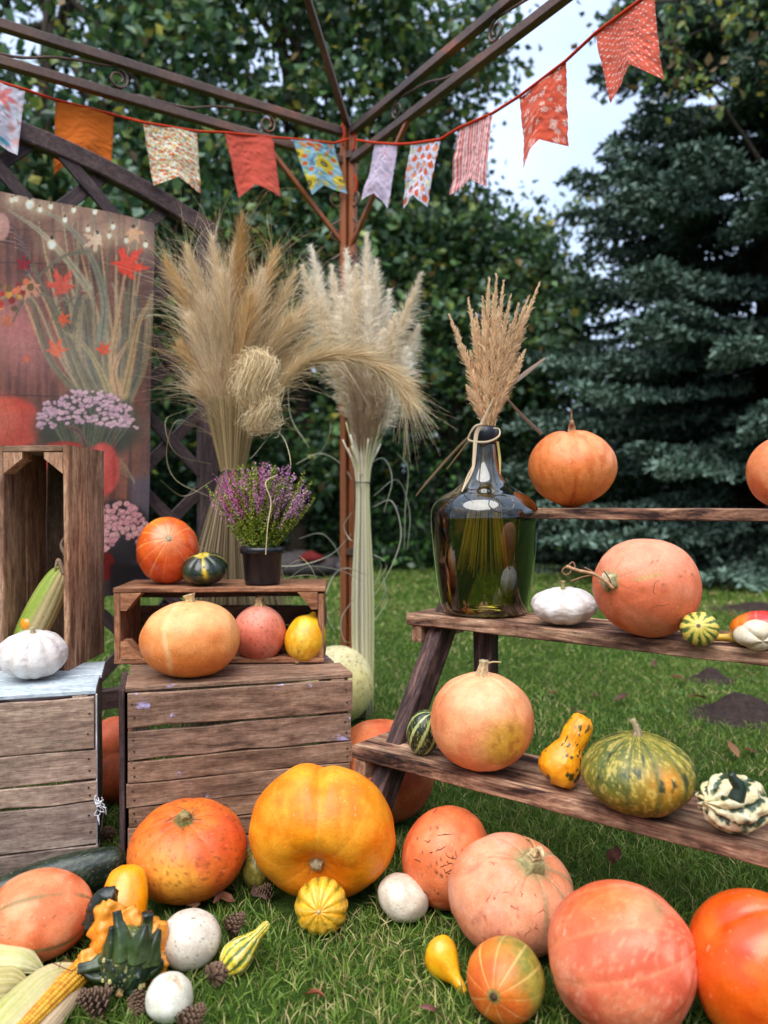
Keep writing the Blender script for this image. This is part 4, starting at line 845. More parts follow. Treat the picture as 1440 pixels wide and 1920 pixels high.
c13 = lambda g: mixc(base(g, (224, 224, 208), (206, 208, 190), 3), (176, 132, 82), .75 * np.exp(-(spot(g, (.35, -.35, .85)) / .35) ** 2) * sm(g.n(7, 3, 2), .4, .6))
gourd('gourd', 'small oval white gourd with brown scuffs, nearest to the bottom edge', 'gourd', (272, 363, 1816, 1916), 0, {'prof': EGG, 'lump': .02}, c13, 'rind_white', (-.15, .3, 1), 0, seed=13, res=(72, 48))
def c14(g):
    c = base(g, (234, 206, 52), (222, 190, 60), 4); c = mixc(c, (244, 234, 170), .7 * sm(g.n(6, 3, 4), .5, .62)); d = np.minimum(g.ph, 1 - g.ph); m_ = (1 - sm(d + .5 * (g.n(8, 3, 2) - .5), .12, .24)); return mixc(c, (78, 108, 44), .9 * m_)
WP = [(1.15, 0), (1.12, .12), (.95, .17), (.6, .20), (.3, .32), (-.1, .50), (-.55, .54), (-.9, .32), (-1.02, 0)]
gourd('gourd', 'warty yellow and green pear gourd lying alone on the grass', 'gourd', (411, 507, 1722, 1829), 0, {'prof': WP, 'n': 10, 'depth': .10, 'sharp': .8, 'fine': .06, 'fs': 9}, c14, 'rind_small', (.66, .45, .50), 0, seed=14, res=(110, 80))
c20 = lambda g: mixc(base(g, (176, 160, 70), (140, 132, 56), 4), (90, 84, 40), .6 * sm(g.n(8, 3, 3), .5, .65))
gourd('gourd', 'little olive gourd tucked behind the two large orange pumpkins', 'gourd', (452, 512, 1588, 1664), 0, pk(n=8, depth=.03, squash=.95), c20, 'rind_small', (.1, -.3, .9), 0, seed=20, res=(64, 40))
c21 = lambda g: mixc(base(g, (226, 124, 74), (206, 92, 52)), (238, 150, 110), .5 * sm(g.n(2, 3, 2), .5, .7))
gourd('pumpkin', 'orange pumpkin in the shade beneath the left end of the ladder shelf', 'pumpkin', (618, 816, 1345, 1546), 0, pk(n=8, depth=.02, squash=.95), c21, 'rind_dull', (.1, .2, 1), 0, seed=21)
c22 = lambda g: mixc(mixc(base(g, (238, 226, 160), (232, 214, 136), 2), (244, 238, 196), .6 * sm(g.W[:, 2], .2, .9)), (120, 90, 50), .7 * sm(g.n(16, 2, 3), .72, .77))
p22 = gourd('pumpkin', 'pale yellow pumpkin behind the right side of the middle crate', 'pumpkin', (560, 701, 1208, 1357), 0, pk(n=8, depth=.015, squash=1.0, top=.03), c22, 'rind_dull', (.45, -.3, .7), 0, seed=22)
c23 = lambda g: base(g, (226, 120, 84), (206, 96, 60))
gourd('pumpkin', 'dusty pink pumpkin seen through the gap between the two big crates', 'pumpkin', (170, 262, 1340, 1432), 0, pk(n=8, squash=.9), c23, 'rind_dull', seed=23, res=(72, 44))
gourd('pumpkin', 'shaded orange pumpkin low in the gap between the two big crates', 'pumpkin', (176, 262, 1408, 1506), 0, pk(n=8, squash=.9), lambda g: base(g, (196, 92, 48), (170, 76, 40)), 'rind_dull', seed=24, res=(72, 44))
# marrow, yellow courgette
cm = lambda g: mixc(base(g, (34, 46, 32), (24, 34, 26), 4), (96, 112, 84), .5 * sm(g.n(30, 2, 3), .60, .68))
MAR = [(2.6, 0), (2.55, .25), (2.2, .48), (1.2, .62), (0, .66), (-1.2, .58), (-2.2, .42), (-2.6, .2), (-2.65, 0)]
gourd('marrow', 'long dark green speckled marrow lying along the front of the grey crate', 'marrow', (-60, 240, 1583, 1716), 0, {'prof': MAR, 'n': 8, 'depth': .03, 'lump': .03}, cm, 'rind_small', (.90, .38, .10), 0, seed=30, res=(72, 90))
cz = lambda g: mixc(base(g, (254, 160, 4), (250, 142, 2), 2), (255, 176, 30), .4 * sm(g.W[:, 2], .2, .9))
gourd('courgette', 'smooth bright yellow orange courgette standing behind the spiky gourd', 'courgette', (186, 278, 1621, 1800), 0, {'prof': [(1.5, 0), (1.47, .22), (1.25, .46), (.6, .60), (0, .60), (-.7, .54), (-1.3, .42), (-1.5, 0)], 'lump': .02}, cz, 'rind_gloss', (-.06, .42, .80), 0, seed=31, res=(72, 60))

# ---- crown gourd: dark green front with horns, orange wrinkled body behind
def c_cg(g):
    c = base(g, (40, 62, 42), (28, 44, 34), 2.2); yl = np.exp(-(g.W[:, 0] / .28) ** 2) * sm(g.W[:, 2], .0, .7); c = mixc(c, (150, 146, 50), .85 * yl * (.5 + g.nm(6, 1, 3))); c = mixc(c, (74, 96, 44), .5 * sm(g.n(3, 3, 4), .5, .65))
    return mixc(c, (200, 190, 120), .8 * sm(g.n(13, 1, 6), .80, .84))
cg = gourd('crown_gourd', 'spiky crown gourd, dark green warty front with horns and orange ridges behind', 'gourd', (184, 296, 1728, 1866), 0, {'n': 9, 'depth': .05, 'sharp': .8, 'squash': .95, 'warts': 34, 'wsz': .07, 'wh': .09, 'lump': .05, 'taper': -.15}, c_cg, 'rind_small', (0, -.80, -.45), 0, seed=40, res=(128, 80),
           stem=ST(pts=((0, 0, -.04), (0, 0, .08), (0, 0, .15)), r=(.14, .10, .13), col=(50, 62, 40), tip=(190, 150, 90)))
cgl = np.array(cg.ob.location); DY = cgl[1]
def horn(pts, r, c1_, c2_, name, ridge=.15):
    P = spline([np.array(at(x, y, DY + d)) - cgl for x, y, d in pts], 12); rr = np.interp(np.linspace(0, 1, len(P)), np.linspace(0, 1, len(r)), r); V, F = tube(P, rr, 20, ridge, 4)
    cc_ = P.repeat(20, 0); V = cc_ + (V - cc_) * (1 + (.9 if ridge > .2 else .3) * (fbm(V * 75, 3, 2) - .5))[:, None]; k = np.repeat(np.linspace(0, 1, len(P)), 20)[:, None]; K = lin(c1_)[None] * .85 * (1 - k) + lin(c2_)[None] * .85 * k
    return put(name, mesh(name, V, F, K), M['rind_small'], cg.ob)
GR, DK, OR, OR2 = (70, 92, 44), (30, 40, 34), (255, 140, 8), (250, 166, 60)
for pts, r in (([(212, 1800, -.01), (211, 1770, -.02), (209, 1738, -.02)], (.020, .011, .0035)), ([(232, 1790, -.02), (228, 1755, -.02), (222, 1728, -.015), (219, 1708, -.01)], (.022, .012, .007, .006)),
               ([(258, 1790, -.02), (266, 1760, -.025), (274, 1735, -.02)], (.022, .012, .0035)), ([(276, 1800, -.01), (288, 1770, -.01), (299, 1742, 0)], (.020, .011, .003)),
               ([(192, 1805, .0), (172, 1812, -.01), (150, 1818, -.01)], (.016, .009, .009)), ([(205, 1826, .0), (180, 1832, -.01), (158, 1822, -.01)], (.014, .008, .007)), ([(284, 1820, .0), (298, 1812, 0), (303, 1800, 0)], (.013, .007, .003)), ([(270, 1760, .02), (276, 1730, .03), (277, 1712, .03)], (.014, .009, .009))):
    horn(pts, r, GR, DK, 'horn')
for pts, r in (([(236, 1790, .03), (205, 1790, .02), (172, 1798, .01), (150, 1802, .0)], (.03, .022, .017, .013)), ([(216, 1800, .03), (200, 1760, .03), (204, 1715, .04), (216, 1690, .05)], (.026, .022, .02, .017)), ([(236, 1790, .03), (243, 1748, .04), (232, 1705, .05)], (.03, .024, .016)),
               ([(262, 1800, .03), (284, 1770, .035), (292, 1728, .04)], (.026, .02, .016)), ([(270, 1830, .03), (292, 1810, .02), (297, 1788, .02)], (.022, .018, .012)), ([(246, 1800, .02), (252, 1770, .03), (262, 1752, .035)], (.03, .022, .018))):
    horn(pts, r, OR, OR2, 'orange_ridge', .28)
V, F = tube(spline([np.array(at(x, y, DY + .06)) - cgl for x, y in ((218, 1678), (196, 1682), (182, 1698), (178, 1718), (172, 1735))], 8), .014, 14, .1, 4); V = V + .004 * (fbm(V * 150, 9)[:, None] - .5) * 2
put('dark_ridge', mesh('dark_ridge', V, F, np.tile(lin((34, 42, 38)) * .85, (len(V), 1)) * (.7 + .8 * fbm(V * 120, 3))[:, None]), M['rind_small'], cg.ob)
rg = np.random.default_rng(4); m = MB()
for q in range(24):
    a, b = rg.uniform(.4, 1.3), rg.uniform(0, 6.28); p = cg.tf([.93 * math.sin(a) * math.cos(b), .93 * math.sin(a) * math.sin(b), .9 * math.cos(a)])
    v, f = lathe([(0.0001, .003), (.0016, .0024), (.0026, .0008), (.003, -.002)], 8); m.add(v * rg.uniform(.6, 1.4) @ np.eye(3) + p, f, lin((196, 186, 120) if q % 3 else (30, 40, 40)) * .85)
m.build('wart', M['rind_small'], cg.ob, kind='stuff')

# ---- on and in the crates
zA, zB, zD = .388, .3855, .5765
cp_ = lambda g: mixc(base(g, (232, 228, 224), (216, 210, 206), 3), (196, 180, 170), .5 * g.crease)
def patty(label, box, z0, seed, ax, Y=None, stemk=None, sn=9):
    return gourd('pattypan_squash', label, 'squash', box, z0, {'n': sn, 'depth': .10, 'sharp': 1.2, 'squash': .62, 'fine': .025, 'scallop': 0, 'lump': .05, 'zrib': .3, 'top': .05, 'tw': .25}, cp_, 'rind_white', ax, .3, seed=seed, res=(128, 60), Y=Y, stem=stemk)
patty('white ribbed pattypan squash on the white crate top before the upright crate', (-8, 128, 1180, 1274), zA, 41, (.06, -.12, 1), stemk=ST(pts=((0, 0, -.05), (0, 0, .06), (-.02, 0, .17)), r=(.10, .07, .055), col=(176, 160, 110)))
c_lem = lambda g: base(g, (226, 206, 176), (206, 180, 150), 3)
gourd('gourd', 'tiny cream gourd with a stem scar inside the upright crate beside the panel', 'gourd', (101, 130, 1176, 1212), .405, pk(n=6, depth=.02, squash=.9), c_lem, 'rind_white', (-.1, -.9, .3), 0, seed=42, res=(48, 32), Y=1.85, stem=ST(pts=((0, 0, -.05), (0, 0, .1)), r=(.14, .10), col=(150, 120, 80)))
gourd('gourd', 'tiny orange necked gourd lying against the maize inside the upright crate', 'gourd', (38, 84, 1152, 1188), .47, {'prof': PEAR}, lambda g: base(g, (246, 160, 30), (240, 140, 20)), 'rind_gloss', (.8, -.1, .4), 0, seed=43, res=(48, 32), Y=1.835)
gourd('gourd', 'small black green gourd in the corner of the upright crate', 'gourd', (0, 42, 1174, 1216), .405, pk(n=8, depth=.04), lambda g: base(g, (30, 30, 26), (44, 44, 32)), 'rind_small', (0, 0, 1), 0, seed=44, res=(48, 32), Y=1.87)
def c_or(g):
    c = base(g, (232, 96, 30), (216, 74, 26)); d = np.minimum(g.ph, 1 - g.ph); c = mixc(c, (250, 168, 92), .7 * (1 - sm(d, .01, .06)) * (1 - sm(g.v, 1.2, 2.2))); c = mixc(c, (246, 160, 30), .8 * np.exp(-(spot(g, (-.4, -.2, .95)) / .4) ** 2)); c = mixc(c, (250, 176, 110), .5 * (1 - sm(pole(g), .2, .8)))
    return mixc(c, (150, 130, 90), .9 * (1 - sm(pole(g), .08, .15)))
gourd('pumpkin', 'shiny red orange pumpkin with pale lines on top of the low crate', 'pumpkin', (255, 373, 973, 1099), zD, pk(n=13, depth=.018, squash=.92, top=.03, tw=.15), c_or, 'rind_gloss', (.30, -.90, .42), .2, seed=50, Y=1.965, stem=ST(pts=((0, 0, -.06), (0, 0, .02)), r=(.09, .065), col=(140, 120, 84)))
def c_ac(g):
    c = base(g, (34, 50, 32), (24, 36, 28), 3); ys = np.maximum.reduce([np.exp(-(np.abs(np.angle(np.exp(1j * (g.u - a)))) / w_) ** 2) for a, w_ in ((.2, .14), (1.75, .08), (3.3, .16), (4.6, .10))]); c = mixc(c, (226, 190, 40), .95 * ys * (1 - sm(g.v, 1.3, 2.0) * .9) * sm(g.n(7, 2, 1) + .2, .45, .6))
    return mixc(mixc(c, (222, 190, 50), .9 * (1 - sm(g.v + .3 * (g.n(5, 2, 3) - .5), .25, .40))), (206, 150, 40), .7 * np.exp(-(spot(g, (-.7, -.5, -.55)) / .35) ** 2))
gourd('squash', 'dark green acorn squash with a yellow star on the low crate', 'squash', (340, 428, 1039, 1103), zD, pk(n=9, depth=.09, sharp=.9, squash=.72, top=.06), c_ac, 'rind_gloss', (-.05, -.35, .9), -1.4, seed=51, res=(110, 56), Y=1.93)
def c_pe(g):
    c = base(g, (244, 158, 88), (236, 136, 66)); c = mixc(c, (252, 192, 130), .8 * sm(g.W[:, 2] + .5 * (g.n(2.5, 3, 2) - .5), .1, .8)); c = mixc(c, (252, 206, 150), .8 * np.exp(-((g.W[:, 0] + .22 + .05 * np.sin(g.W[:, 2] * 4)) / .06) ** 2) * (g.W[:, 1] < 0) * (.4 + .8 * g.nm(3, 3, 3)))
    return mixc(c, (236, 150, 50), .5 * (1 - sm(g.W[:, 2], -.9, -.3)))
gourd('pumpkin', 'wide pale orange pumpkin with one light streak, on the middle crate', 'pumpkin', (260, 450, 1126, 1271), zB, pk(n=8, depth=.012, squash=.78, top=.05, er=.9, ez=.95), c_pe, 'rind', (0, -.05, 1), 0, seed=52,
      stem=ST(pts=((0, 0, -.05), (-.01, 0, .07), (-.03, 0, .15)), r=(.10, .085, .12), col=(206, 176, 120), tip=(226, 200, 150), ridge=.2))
def c_pi(g):
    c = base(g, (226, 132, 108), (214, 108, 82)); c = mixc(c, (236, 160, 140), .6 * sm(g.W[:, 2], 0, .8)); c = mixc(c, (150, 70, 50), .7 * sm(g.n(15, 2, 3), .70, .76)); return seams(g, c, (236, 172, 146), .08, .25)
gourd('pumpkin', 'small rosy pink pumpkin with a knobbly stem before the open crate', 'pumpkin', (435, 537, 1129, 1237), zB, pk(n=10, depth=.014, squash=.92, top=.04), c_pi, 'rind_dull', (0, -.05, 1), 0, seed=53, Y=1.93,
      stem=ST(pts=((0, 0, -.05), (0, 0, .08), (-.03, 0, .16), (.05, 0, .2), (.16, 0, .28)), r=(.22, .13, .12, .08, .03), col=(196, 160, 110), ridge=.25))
def c_ye(g):
    c = base(g, (248, 190, 28), (242, 166, 20)); c = mixc(c, (252, 216, 100), .5 * sm(g.n(3, 3, 2), .5, .7)); c = scr(g, c, (96, 66, 30), 4, 5, .8, .012, .5, (0, -1, -.2)); return mixc(c, (40, 36, 20), .95 * (1 - sm(pole(g, 'bot') + .12 * (g.n(9, 2, 3) - .5), .15, .24)))
gourd('squash', 'yellow lemon shaped squash at the right end of the middle crate', 'squash', (533, 611, 1151, 1246), zB, {'prof': [(1.12, 0), (1.08, .10), (.92, .22), (.62, .62), (.1, .80), (-.35, .78), (-.75, .52), (-.92, .2), (-.95, 0)], 'lump': .02}, c_ye, 'rind_small', (.28, .38, .8), 0, seed=54, res=(80, 52), Y=1.925,
      stem=ST(end='bot', pts=((0, 0, .06), (0, 0, -.05), (0, 0, -.11)), r=(.10, .08, .09), col=(120, 90, 60), tip=(190, 160, 110)))

# ---- on the ladder shelf
zb_, zm_, zt_ = shelf_z
def c_t1(g):
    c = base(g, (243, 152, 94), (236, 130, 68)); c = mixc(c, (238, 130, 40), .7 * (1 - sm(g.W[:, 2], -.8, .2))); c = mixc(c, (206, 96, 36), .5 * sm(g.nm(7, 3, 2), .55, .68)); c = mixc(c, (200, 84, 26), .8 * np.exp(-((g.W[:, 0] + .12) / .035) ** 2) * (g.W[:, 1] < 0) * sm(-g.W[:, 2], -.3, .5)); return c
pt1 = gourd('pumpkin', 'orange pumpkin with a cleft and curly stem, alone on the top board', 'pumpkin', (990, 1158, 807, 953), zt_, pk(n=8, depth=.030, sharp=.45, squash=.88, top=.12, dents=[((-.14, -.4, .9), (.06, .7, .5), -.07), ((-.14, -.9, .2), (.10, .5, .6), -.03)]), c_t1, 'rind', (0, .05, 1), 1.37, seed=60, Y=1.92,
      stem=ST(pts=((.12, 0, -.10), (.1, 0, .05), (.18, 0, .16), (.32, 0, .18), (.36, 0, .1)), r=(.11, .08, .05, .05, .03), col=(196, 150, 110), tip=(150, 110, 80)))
wires(pt1, [[pt1.top + np.array(q) for q in ((.1, 0, .12), (.12, 0, .3), (.07, 0, .42), (.09, 0, .5))]], .022, (130, 96, 70), 'dry_vine')
gourd('pumpkin', 'plain orange pumpkin on the top board, half out of the picture', 'pumpkin', (1398, 1546, 811, 950), zt_, pk(n=8, depth=.02, squash=.92, top=.05), lambda g: mixc(base(g, (240, 138, 84), (228, 110, 60)), (246, 160, 110), .5 * sm(g.n(2, 3, 2), .5, .7)), 'rind', (0, 0, 1), 0, seed=61, Y=1.62)
cps = patty('cream pattypan squash with upright green stem beside the bottle on the middle board', (995, 1122, 1100, 1173), zm_, 62, (-.05, -.1, 1), stemk=ST(pts=((0, 0, -.05), (0, 0, .16), (.01, 0, .30)), r=(.075, .05, .065), col=(150, 150, 90), tip=(170, 150, 100)), sn=8)
def c_bp(g):
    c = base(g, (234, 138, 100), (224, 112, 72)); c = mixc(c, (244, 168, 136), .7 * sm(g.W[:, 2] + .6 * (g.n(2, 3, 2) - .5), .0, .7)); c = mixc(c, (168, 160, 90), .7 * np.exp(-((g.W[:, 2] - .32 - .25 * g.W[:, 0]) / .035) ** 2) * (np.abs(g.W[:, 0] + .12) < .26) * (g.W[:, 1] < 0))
    c = mixc(c, (150, 150, 96), .75 * (1 - sm(pole(g), .14, .3))); c = mixc(c, (150, 110, 80), .6 * (1 - sm(np.minimum(g.ph, 1 - g.ph), .01, .06)) * (1 - sm(pole(g), .35, .8))); return scr(g, c, (140, 80, 56), 6, 4, .6, .009, .3, (.2, -1, 0))
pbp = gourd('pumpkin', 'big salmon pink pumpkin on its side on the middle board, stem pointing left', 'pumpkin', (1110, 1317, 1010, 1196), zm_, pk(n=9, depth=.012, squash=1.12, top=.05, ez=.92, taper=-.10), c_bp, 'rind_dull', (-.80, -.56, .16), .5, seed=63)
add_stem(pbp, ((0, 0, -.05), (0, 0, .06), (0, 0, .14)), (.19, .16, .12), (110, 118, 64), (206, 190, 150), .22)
scars(pbp, 4, 68, (150, 90, 60), (.2, -1, .1), .4, .0008, .3)
bt = pbp.ob; b0 = pbp.tf(pbp.top)
def pxl(o, x, y, d): return np.array(at(x, y, o.loc[1] + d)) - np.array(o.ob.location)
dd = b0[1]
wires(pbp, [[pxl(pbp, x, y, dd - .02) for x, y in ((1150, 1104), (1135, 1090), (1112, 1076), (1085, 1070), (1062, 1062))]], .0035, (196, 150, 110), 'dry_vine', False)
wires(pbp, [[pxl(pbp, x, y, dd - .02) for x, y in q] for q in (((1062, 1062), (1054, 1070), (1060, 1078), (1070, 1072), (1068, 1060)), ((1066, 1060), (1074, 1054), (1078, 1064), (1070, 1070)), ((1120, 1078), (1108, 1070), (1096, 1064)), ((1150, 1102), (1142, 1084), (1132, 1070)), ((1112, 1078), (1092, 1082), (1070, 1090)))], .0016, (150, 108, 78), 'tendril', False)
def c_sy(g):
    c = base(g, (226, 206, 96), (206, 190, 80), 4); d = np.minimum(g.ph, 1 - g.ph); m_ = 1 - sm(d + .45 * (g.n(6, 3, 2) - .5), .16, .28); c = mixc(c, (66, 92, 42), .92 * m_ * sm(g.v, .3, .7)); return mixc(c, (90, 70, 60), .9 * (1 - sm(pole(g), .08, .15)))
gsy = gourd('gourd', 'small round yellow and green striped gourd left of the turban squash', 'gourd', (1274, 1349, 1147, 1211), zm_, pk(n=11, depth=.04, squash=.95, top=.06, tw=.2), c_sy, 'rind_small', (-.38, -.80, .3), 0, seed=64, res=(90, 52))
gourd('gourd', 'pale yellow gourd neck lying behind the turban squash', 'gourd', (1325, 1400, 1176, 1200), zm_, {'prof': [(1.4, 0), (1.36, .2), (1, .3), (.2, .3), (-.4, .4), (-1.1, .5), (-1.4, 0)]}, lambda g: base(g, (232, 196, 76), (220, 176, 60)), 'rind_small', (-1, .1, 0), 0, seed=65, res=(48, 30), Y=1.455)
def c_tu(g):
    c = base(g, (214, 52, 36), (200, 40, 36)); c = mixc(c, (240, 130, 30), .9 * sm(-g.W[:, 0] + .5 * (g.n(3, 3, 2) - .5), .35, .75)); c = mixc(c, (220, 90, 90), .4 * sm(g.W[:, 2], .5, 1)); return seams(g, c, (246, 180, 120), .06, .6)
tu = gourd('turban_squash', 'turban squash with a red orange cap and white lobes on the middle board', 'squash', (1367, 1500, 1152, 1217), zm_, pk(n=10, depth=.03, squash=.72, top=.05), c_tu, 'rind_gloss', (.1, .5, .85), 0, seed=66, Y=1.42)
gourd('lobes', None, None, (1374, 1466, 1171, 1223), zm_, pk(n=4, depth=.22, sharp=.9, squash=.8, top=.12, tw=.3, zrib=.7), lambda g: mixc(base(g, (226, 214, 190), (214, 200, 168), 3), (130, 140, 84), .7 * sm(g.v, 1.9, 2.1)), 'rind_white', (-.1, -.85, -.25), .9, seed=67, Y=1.385, parent=tu.ob, res=(96, 52))
def c_gs(g):
    c = base(g, (34, 44, 28), (26, 34, 24), 4); d = np.minimum(g.ph, 1 - g.ph); c = mixc(c, (186, 196, 120), .95 * (1 - sm(d + .12 * (g.n(9, 2, 2) - .5), .10, .17))); return mixc(c, (150, 170, 90), .8 * sm(g.n(15, 2, 4), .6, .68))
gourd('gourd', 'small dark green gourd with pale stripes at the left of the bottom board', 'gourd', (762, 826, 1327, 1413), zb_, pk(n=9, depth=.02, squash=1.1, top=.03), c_gs, 'rind_small', (.45, -.2, .8), 0, seed=68, res=(110, 60), Y=1.635)
def c_bb(g):
    c = base(g, (242, 160, 108), (234, 132, 84)); c = mixc(c, (250, 186, 138), .7 * sm(g.W[:, 2] + .6 * (g.n(2.2, 3, 2) - .5), .2, .8)); c = seams(g, c, (248, 180, 120), .12, .4)
    a = np.exp(-(spot(g, (.40, -1, -.25)) / .48) ** 4); c = mixc(c, (206, 156, 50), .92 * a); return mixc(c, (160, 96, 40), .6 * a * sm(g.n(9, 3, 5), .5, .62))
pbb = gourd('pumpkin', 'peach orange pumpkin with a rough golden patch on the bottom board', 'pumpkin', (807, 1002, 1259, 1447), zb_, pk(n=10, depth=.032, squash=.92, top=.09, tw=.22, ez=.9), c_bb, 'rind', (0, -.08, 1), .3, seed=69,
      stem=ST(pts=((0, 0, -.06), (0, 0, .08), (.02, 0, .2), (.03, 0, .30)), r=(.17, .10, .075, .085), col=(206, 166, 120), ridge=.22))
wires(pbb, [[pbb.top + np.array(q) for q in ((.02, -.02, .22), (.2, 0, .25), (.38, 0, .23))]], .016, (206, 180, 130), 'dry_vine')
def c_yb(g):
    c = base(g, (246, 168, 24), (240, 150, 20), 3); c = mixc(c, (54, 62, 30), .95 * sm(g.n(5.5, 2, 3), .66, .70)); return mixc(c, (60, 70, 34), .9 * np.exp(-((g.u - 4.2) / .10) ** 2) * (g.v > 1.3))
gourd('gourd', 'bumpy yellow bottle gourd with black blotches leaning on the green pumpkin', 'gourd', (1009, 1112, 1336, 1480), zb_, {'prof': [(1.2, 0), (1.16, .20), (1.0, .36), (.6, .42), (.25, .40), (.0, .52), (-.4, .66), (-.8, .54), (-1.0, 0)], 'warts': 110, 'wsz': .10, 'wh': .035, 'fine': .015}, c_yb, 'rind_small', (.52, .15, .84), 1.0, seed=70, res=(128, 90))
def c_gp(g):
    c = base(g, (120, 118, 40), (88, 98, 40), 2); c = mixc(c, (196, 142, 36), .9 * np.exp(-(spot(g, (.15, -1, .1)) / .5) ** 2)); c = mixc(c, (224, 140, 48), .7 * np.exp(-(spot(g, (.22, -.9, .25)) / .28) ** 2)); c = mixc(c, (206, 182, 90), .75 * sm(g.nm(24, 9, 3), .54, .62)); d = np.minimum(g.ph, 1 - g.ph)
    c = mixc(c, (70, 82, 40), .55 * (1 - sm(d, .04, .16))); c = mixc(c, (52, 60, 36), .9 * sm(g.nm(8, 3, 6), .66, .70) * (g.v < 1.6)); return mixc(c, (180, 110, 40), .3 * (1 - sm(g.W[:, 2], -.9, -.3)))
gourd('pumpkin', 'green and ochre mottled pumpkin with an upright grey stem on the bottom board', 'pumpkin', (1089, 1308, 1369, 1533), zb_, pk(n=12, depth=.032, squash=.78, top=.06, tw=.2), c_gp, 'rind', (-.03, -.05, 1), .1, seed=71, res=(176, 88),
      stem=ST(pts=((0, 0, -.05), (0, 0, .10), (-.04, 0, .22), (-.09, 0, .32)), r=(.10, .065, .05, .055), col=(150, 130, 100), tip=(180, 160, 120)))
def c_sw(g):
    c = base(g, (236, 226, 186), (226, 212, 160), 3); d = np.minimum(g.ph, 1 - g.ph); c = mixc(c, (40, 60, 36), .95 * (1 - sm(d + .8 * (g.n(6, 3, 2) - .5), .09, .20)) * sm(g.v, .2, .5)); c = mixc(c, (38, 58, 36), .9 * np.exp(-((g.W[:, 0] + .0) / .10) ** 2) * (g.W[:, 1] < 0) * sm(-g.W[:, 2], -.4, .3) * sm(g.n(6, 2, 5), .35, .5)); return c
sw = gourd('gourd', 'white and dark green knobbly ridged gourd at the right of the bottom board', 'gourd', (1303, 1450, 1449, 1565), zb_, {'n': 9, 'depth': .20, 'sharp': 1.0, 'squash': 1.15, 'fine': .09, 'fs': 4, 'top': .02, 'twist': .5, 'lump': .10, 'ls': 2.4}, c_sw, 'rind_small', (-.85, -.35, .18), .4, seed=72, res=(160, 90))
P = spline([pxl(sw, x, y, -.075) for x, y in ((1380, 1500), (1386, 1478), (1376, 1462), (1370, 1450))], 6); V, F = tube(P, np.linspace(.012, .005, len(P)), 10, .15, 4); put('stem', mesh('stem', V, F, np.tile(lin((40, 56, 44)) * .85, (len(V), 1))), M['rind_small'], sw.ob)
# ================================================================== BUNTING
bun = thing('bunting', 'string of swallowtail cotton flags in orange, coral, white and florals', 'bunting', (POST[0], POST[1], 2.1)); BO = np.array([POST[0], POST[1], 2.1])
def hexpts(sx, sy, jit, seed, asp=1.0):
    rg = np.random.default_rng(seed); out = []
    for i, y in enumerate(np.arange(-.02, 1.3, sy)):
        for x in np.arange(-.05 + (sx / 2 if i % 2 else 0), 1.1, sx): out.append((x + rg.normal() * jit * sx, y + rg.normal() * jit * sy, rg.random()))
    return out
def f_floral(cv, pinkbig=True):
    rg = np.random.default_rng(3)
    for q in range(26): cv.ell(rg.random(), rg.random() * 1.2, rg.uniform(.05, .12), rg.uniform(.03, .07), [(236, 150, 140), (196, 186, 214), (170, 190, 180), (240, 190, 190)][q % 4], .6, .5, rg.uniform(0, 3))
    for a in range(8): cv.ell(.50 + .22 * math.cos(a * .785), .28 + .16 * math.sin(a * .785), .16, .055, (238, 122, 116), .85, .3, a * .785)
    cv.ell(.5, .28, .06, .045, (226, 70, 60), .95)
    for q in range(12): x, y = rg.random(), rg.uniform(.55, 1.2); cv.ell(x, y, .07, .02, (120, 150, 140), .8, .3, rg.uniform(0, 3)); cv.ell(x + .05, y, .05, .03, (226, 110, 130), .7, .3)
    cv.ell(.72, 1.12, .12, .05, (60, 160, 190), .8, .3)
def f_ditsy(cv):
    for k, (x, y, r) in enumerate(hexpts(.105, .085, .22, 5)):
        col = (222, 92, 34) if r < .52 else (240, 196, 110); cv.ell(x, y, .036, .029, col, .97, .2); cv.ell(x, y, .012, .010, (250, 214, 150) if r < .52 else (214, 110, 50), .8, .3)
        cv.ell(x + .055, y + .03, .022, .011, (46, 96, 60), .9, .3, r * 3); 
        if r > .6: cv.ell(x - .03, y + .045, .018, .009, (58, 110, 70), .9, .3, 1 + r)
def f_sun(cv):
    rg = np.random.default_rng(6)
    for q in range(40): cv.ell(rg.random(), rg.random() * 1.2, rg.uniform(.05, .12), rg.uniform(.03, .06), [(226, 196, 60), (190, 200, 80), (240, 210, 90), (120, 180, 200), (236, 130, 50)][q % 5], .8, .3, rg.uniform(0, 3))
    for x, y, s in ((.62, .60, 1), (.02, 1.0, .8), (.95, .95, .7), (.0, .30, .6)):
        for a in range(14): cv.ell(x + .15 * s * math.cos(a * .449), y + .12 * s * math.sin(a * .449), .10 * s, .035 * s, (246, 206, 40), .97, .2, a * .449)
        cv.ell(x, y, .10 * s, .08 * s, (92, 96, 60), 1, .2); cv.ell(x, y, .05 * s, .04 * s, (180, 170, 80), .7, .3)
    for x, y in ((.35, .08), (.6, .09), (.52, .22), (.15, .38), (.1, .55), (.2, .72), (.74, .80), (.9, .42), (.45, .12)): cv.ell(x, y, .062, .05, (230, 98, 34), .97, .2)
    for q in range(26): cv.ell(.2 + .12 * rg.random() + (.6 if q % 2 else 0) * 0, .48 + .24 * rg.random(), .016, .012, (30, 50, 90), .8, .3)
    for q in range(12): cv.ell(.78 + .12 * rg.random(), .10 + .12 * rg.random(), .016, .012, (40, 80, 140), .8, .3)
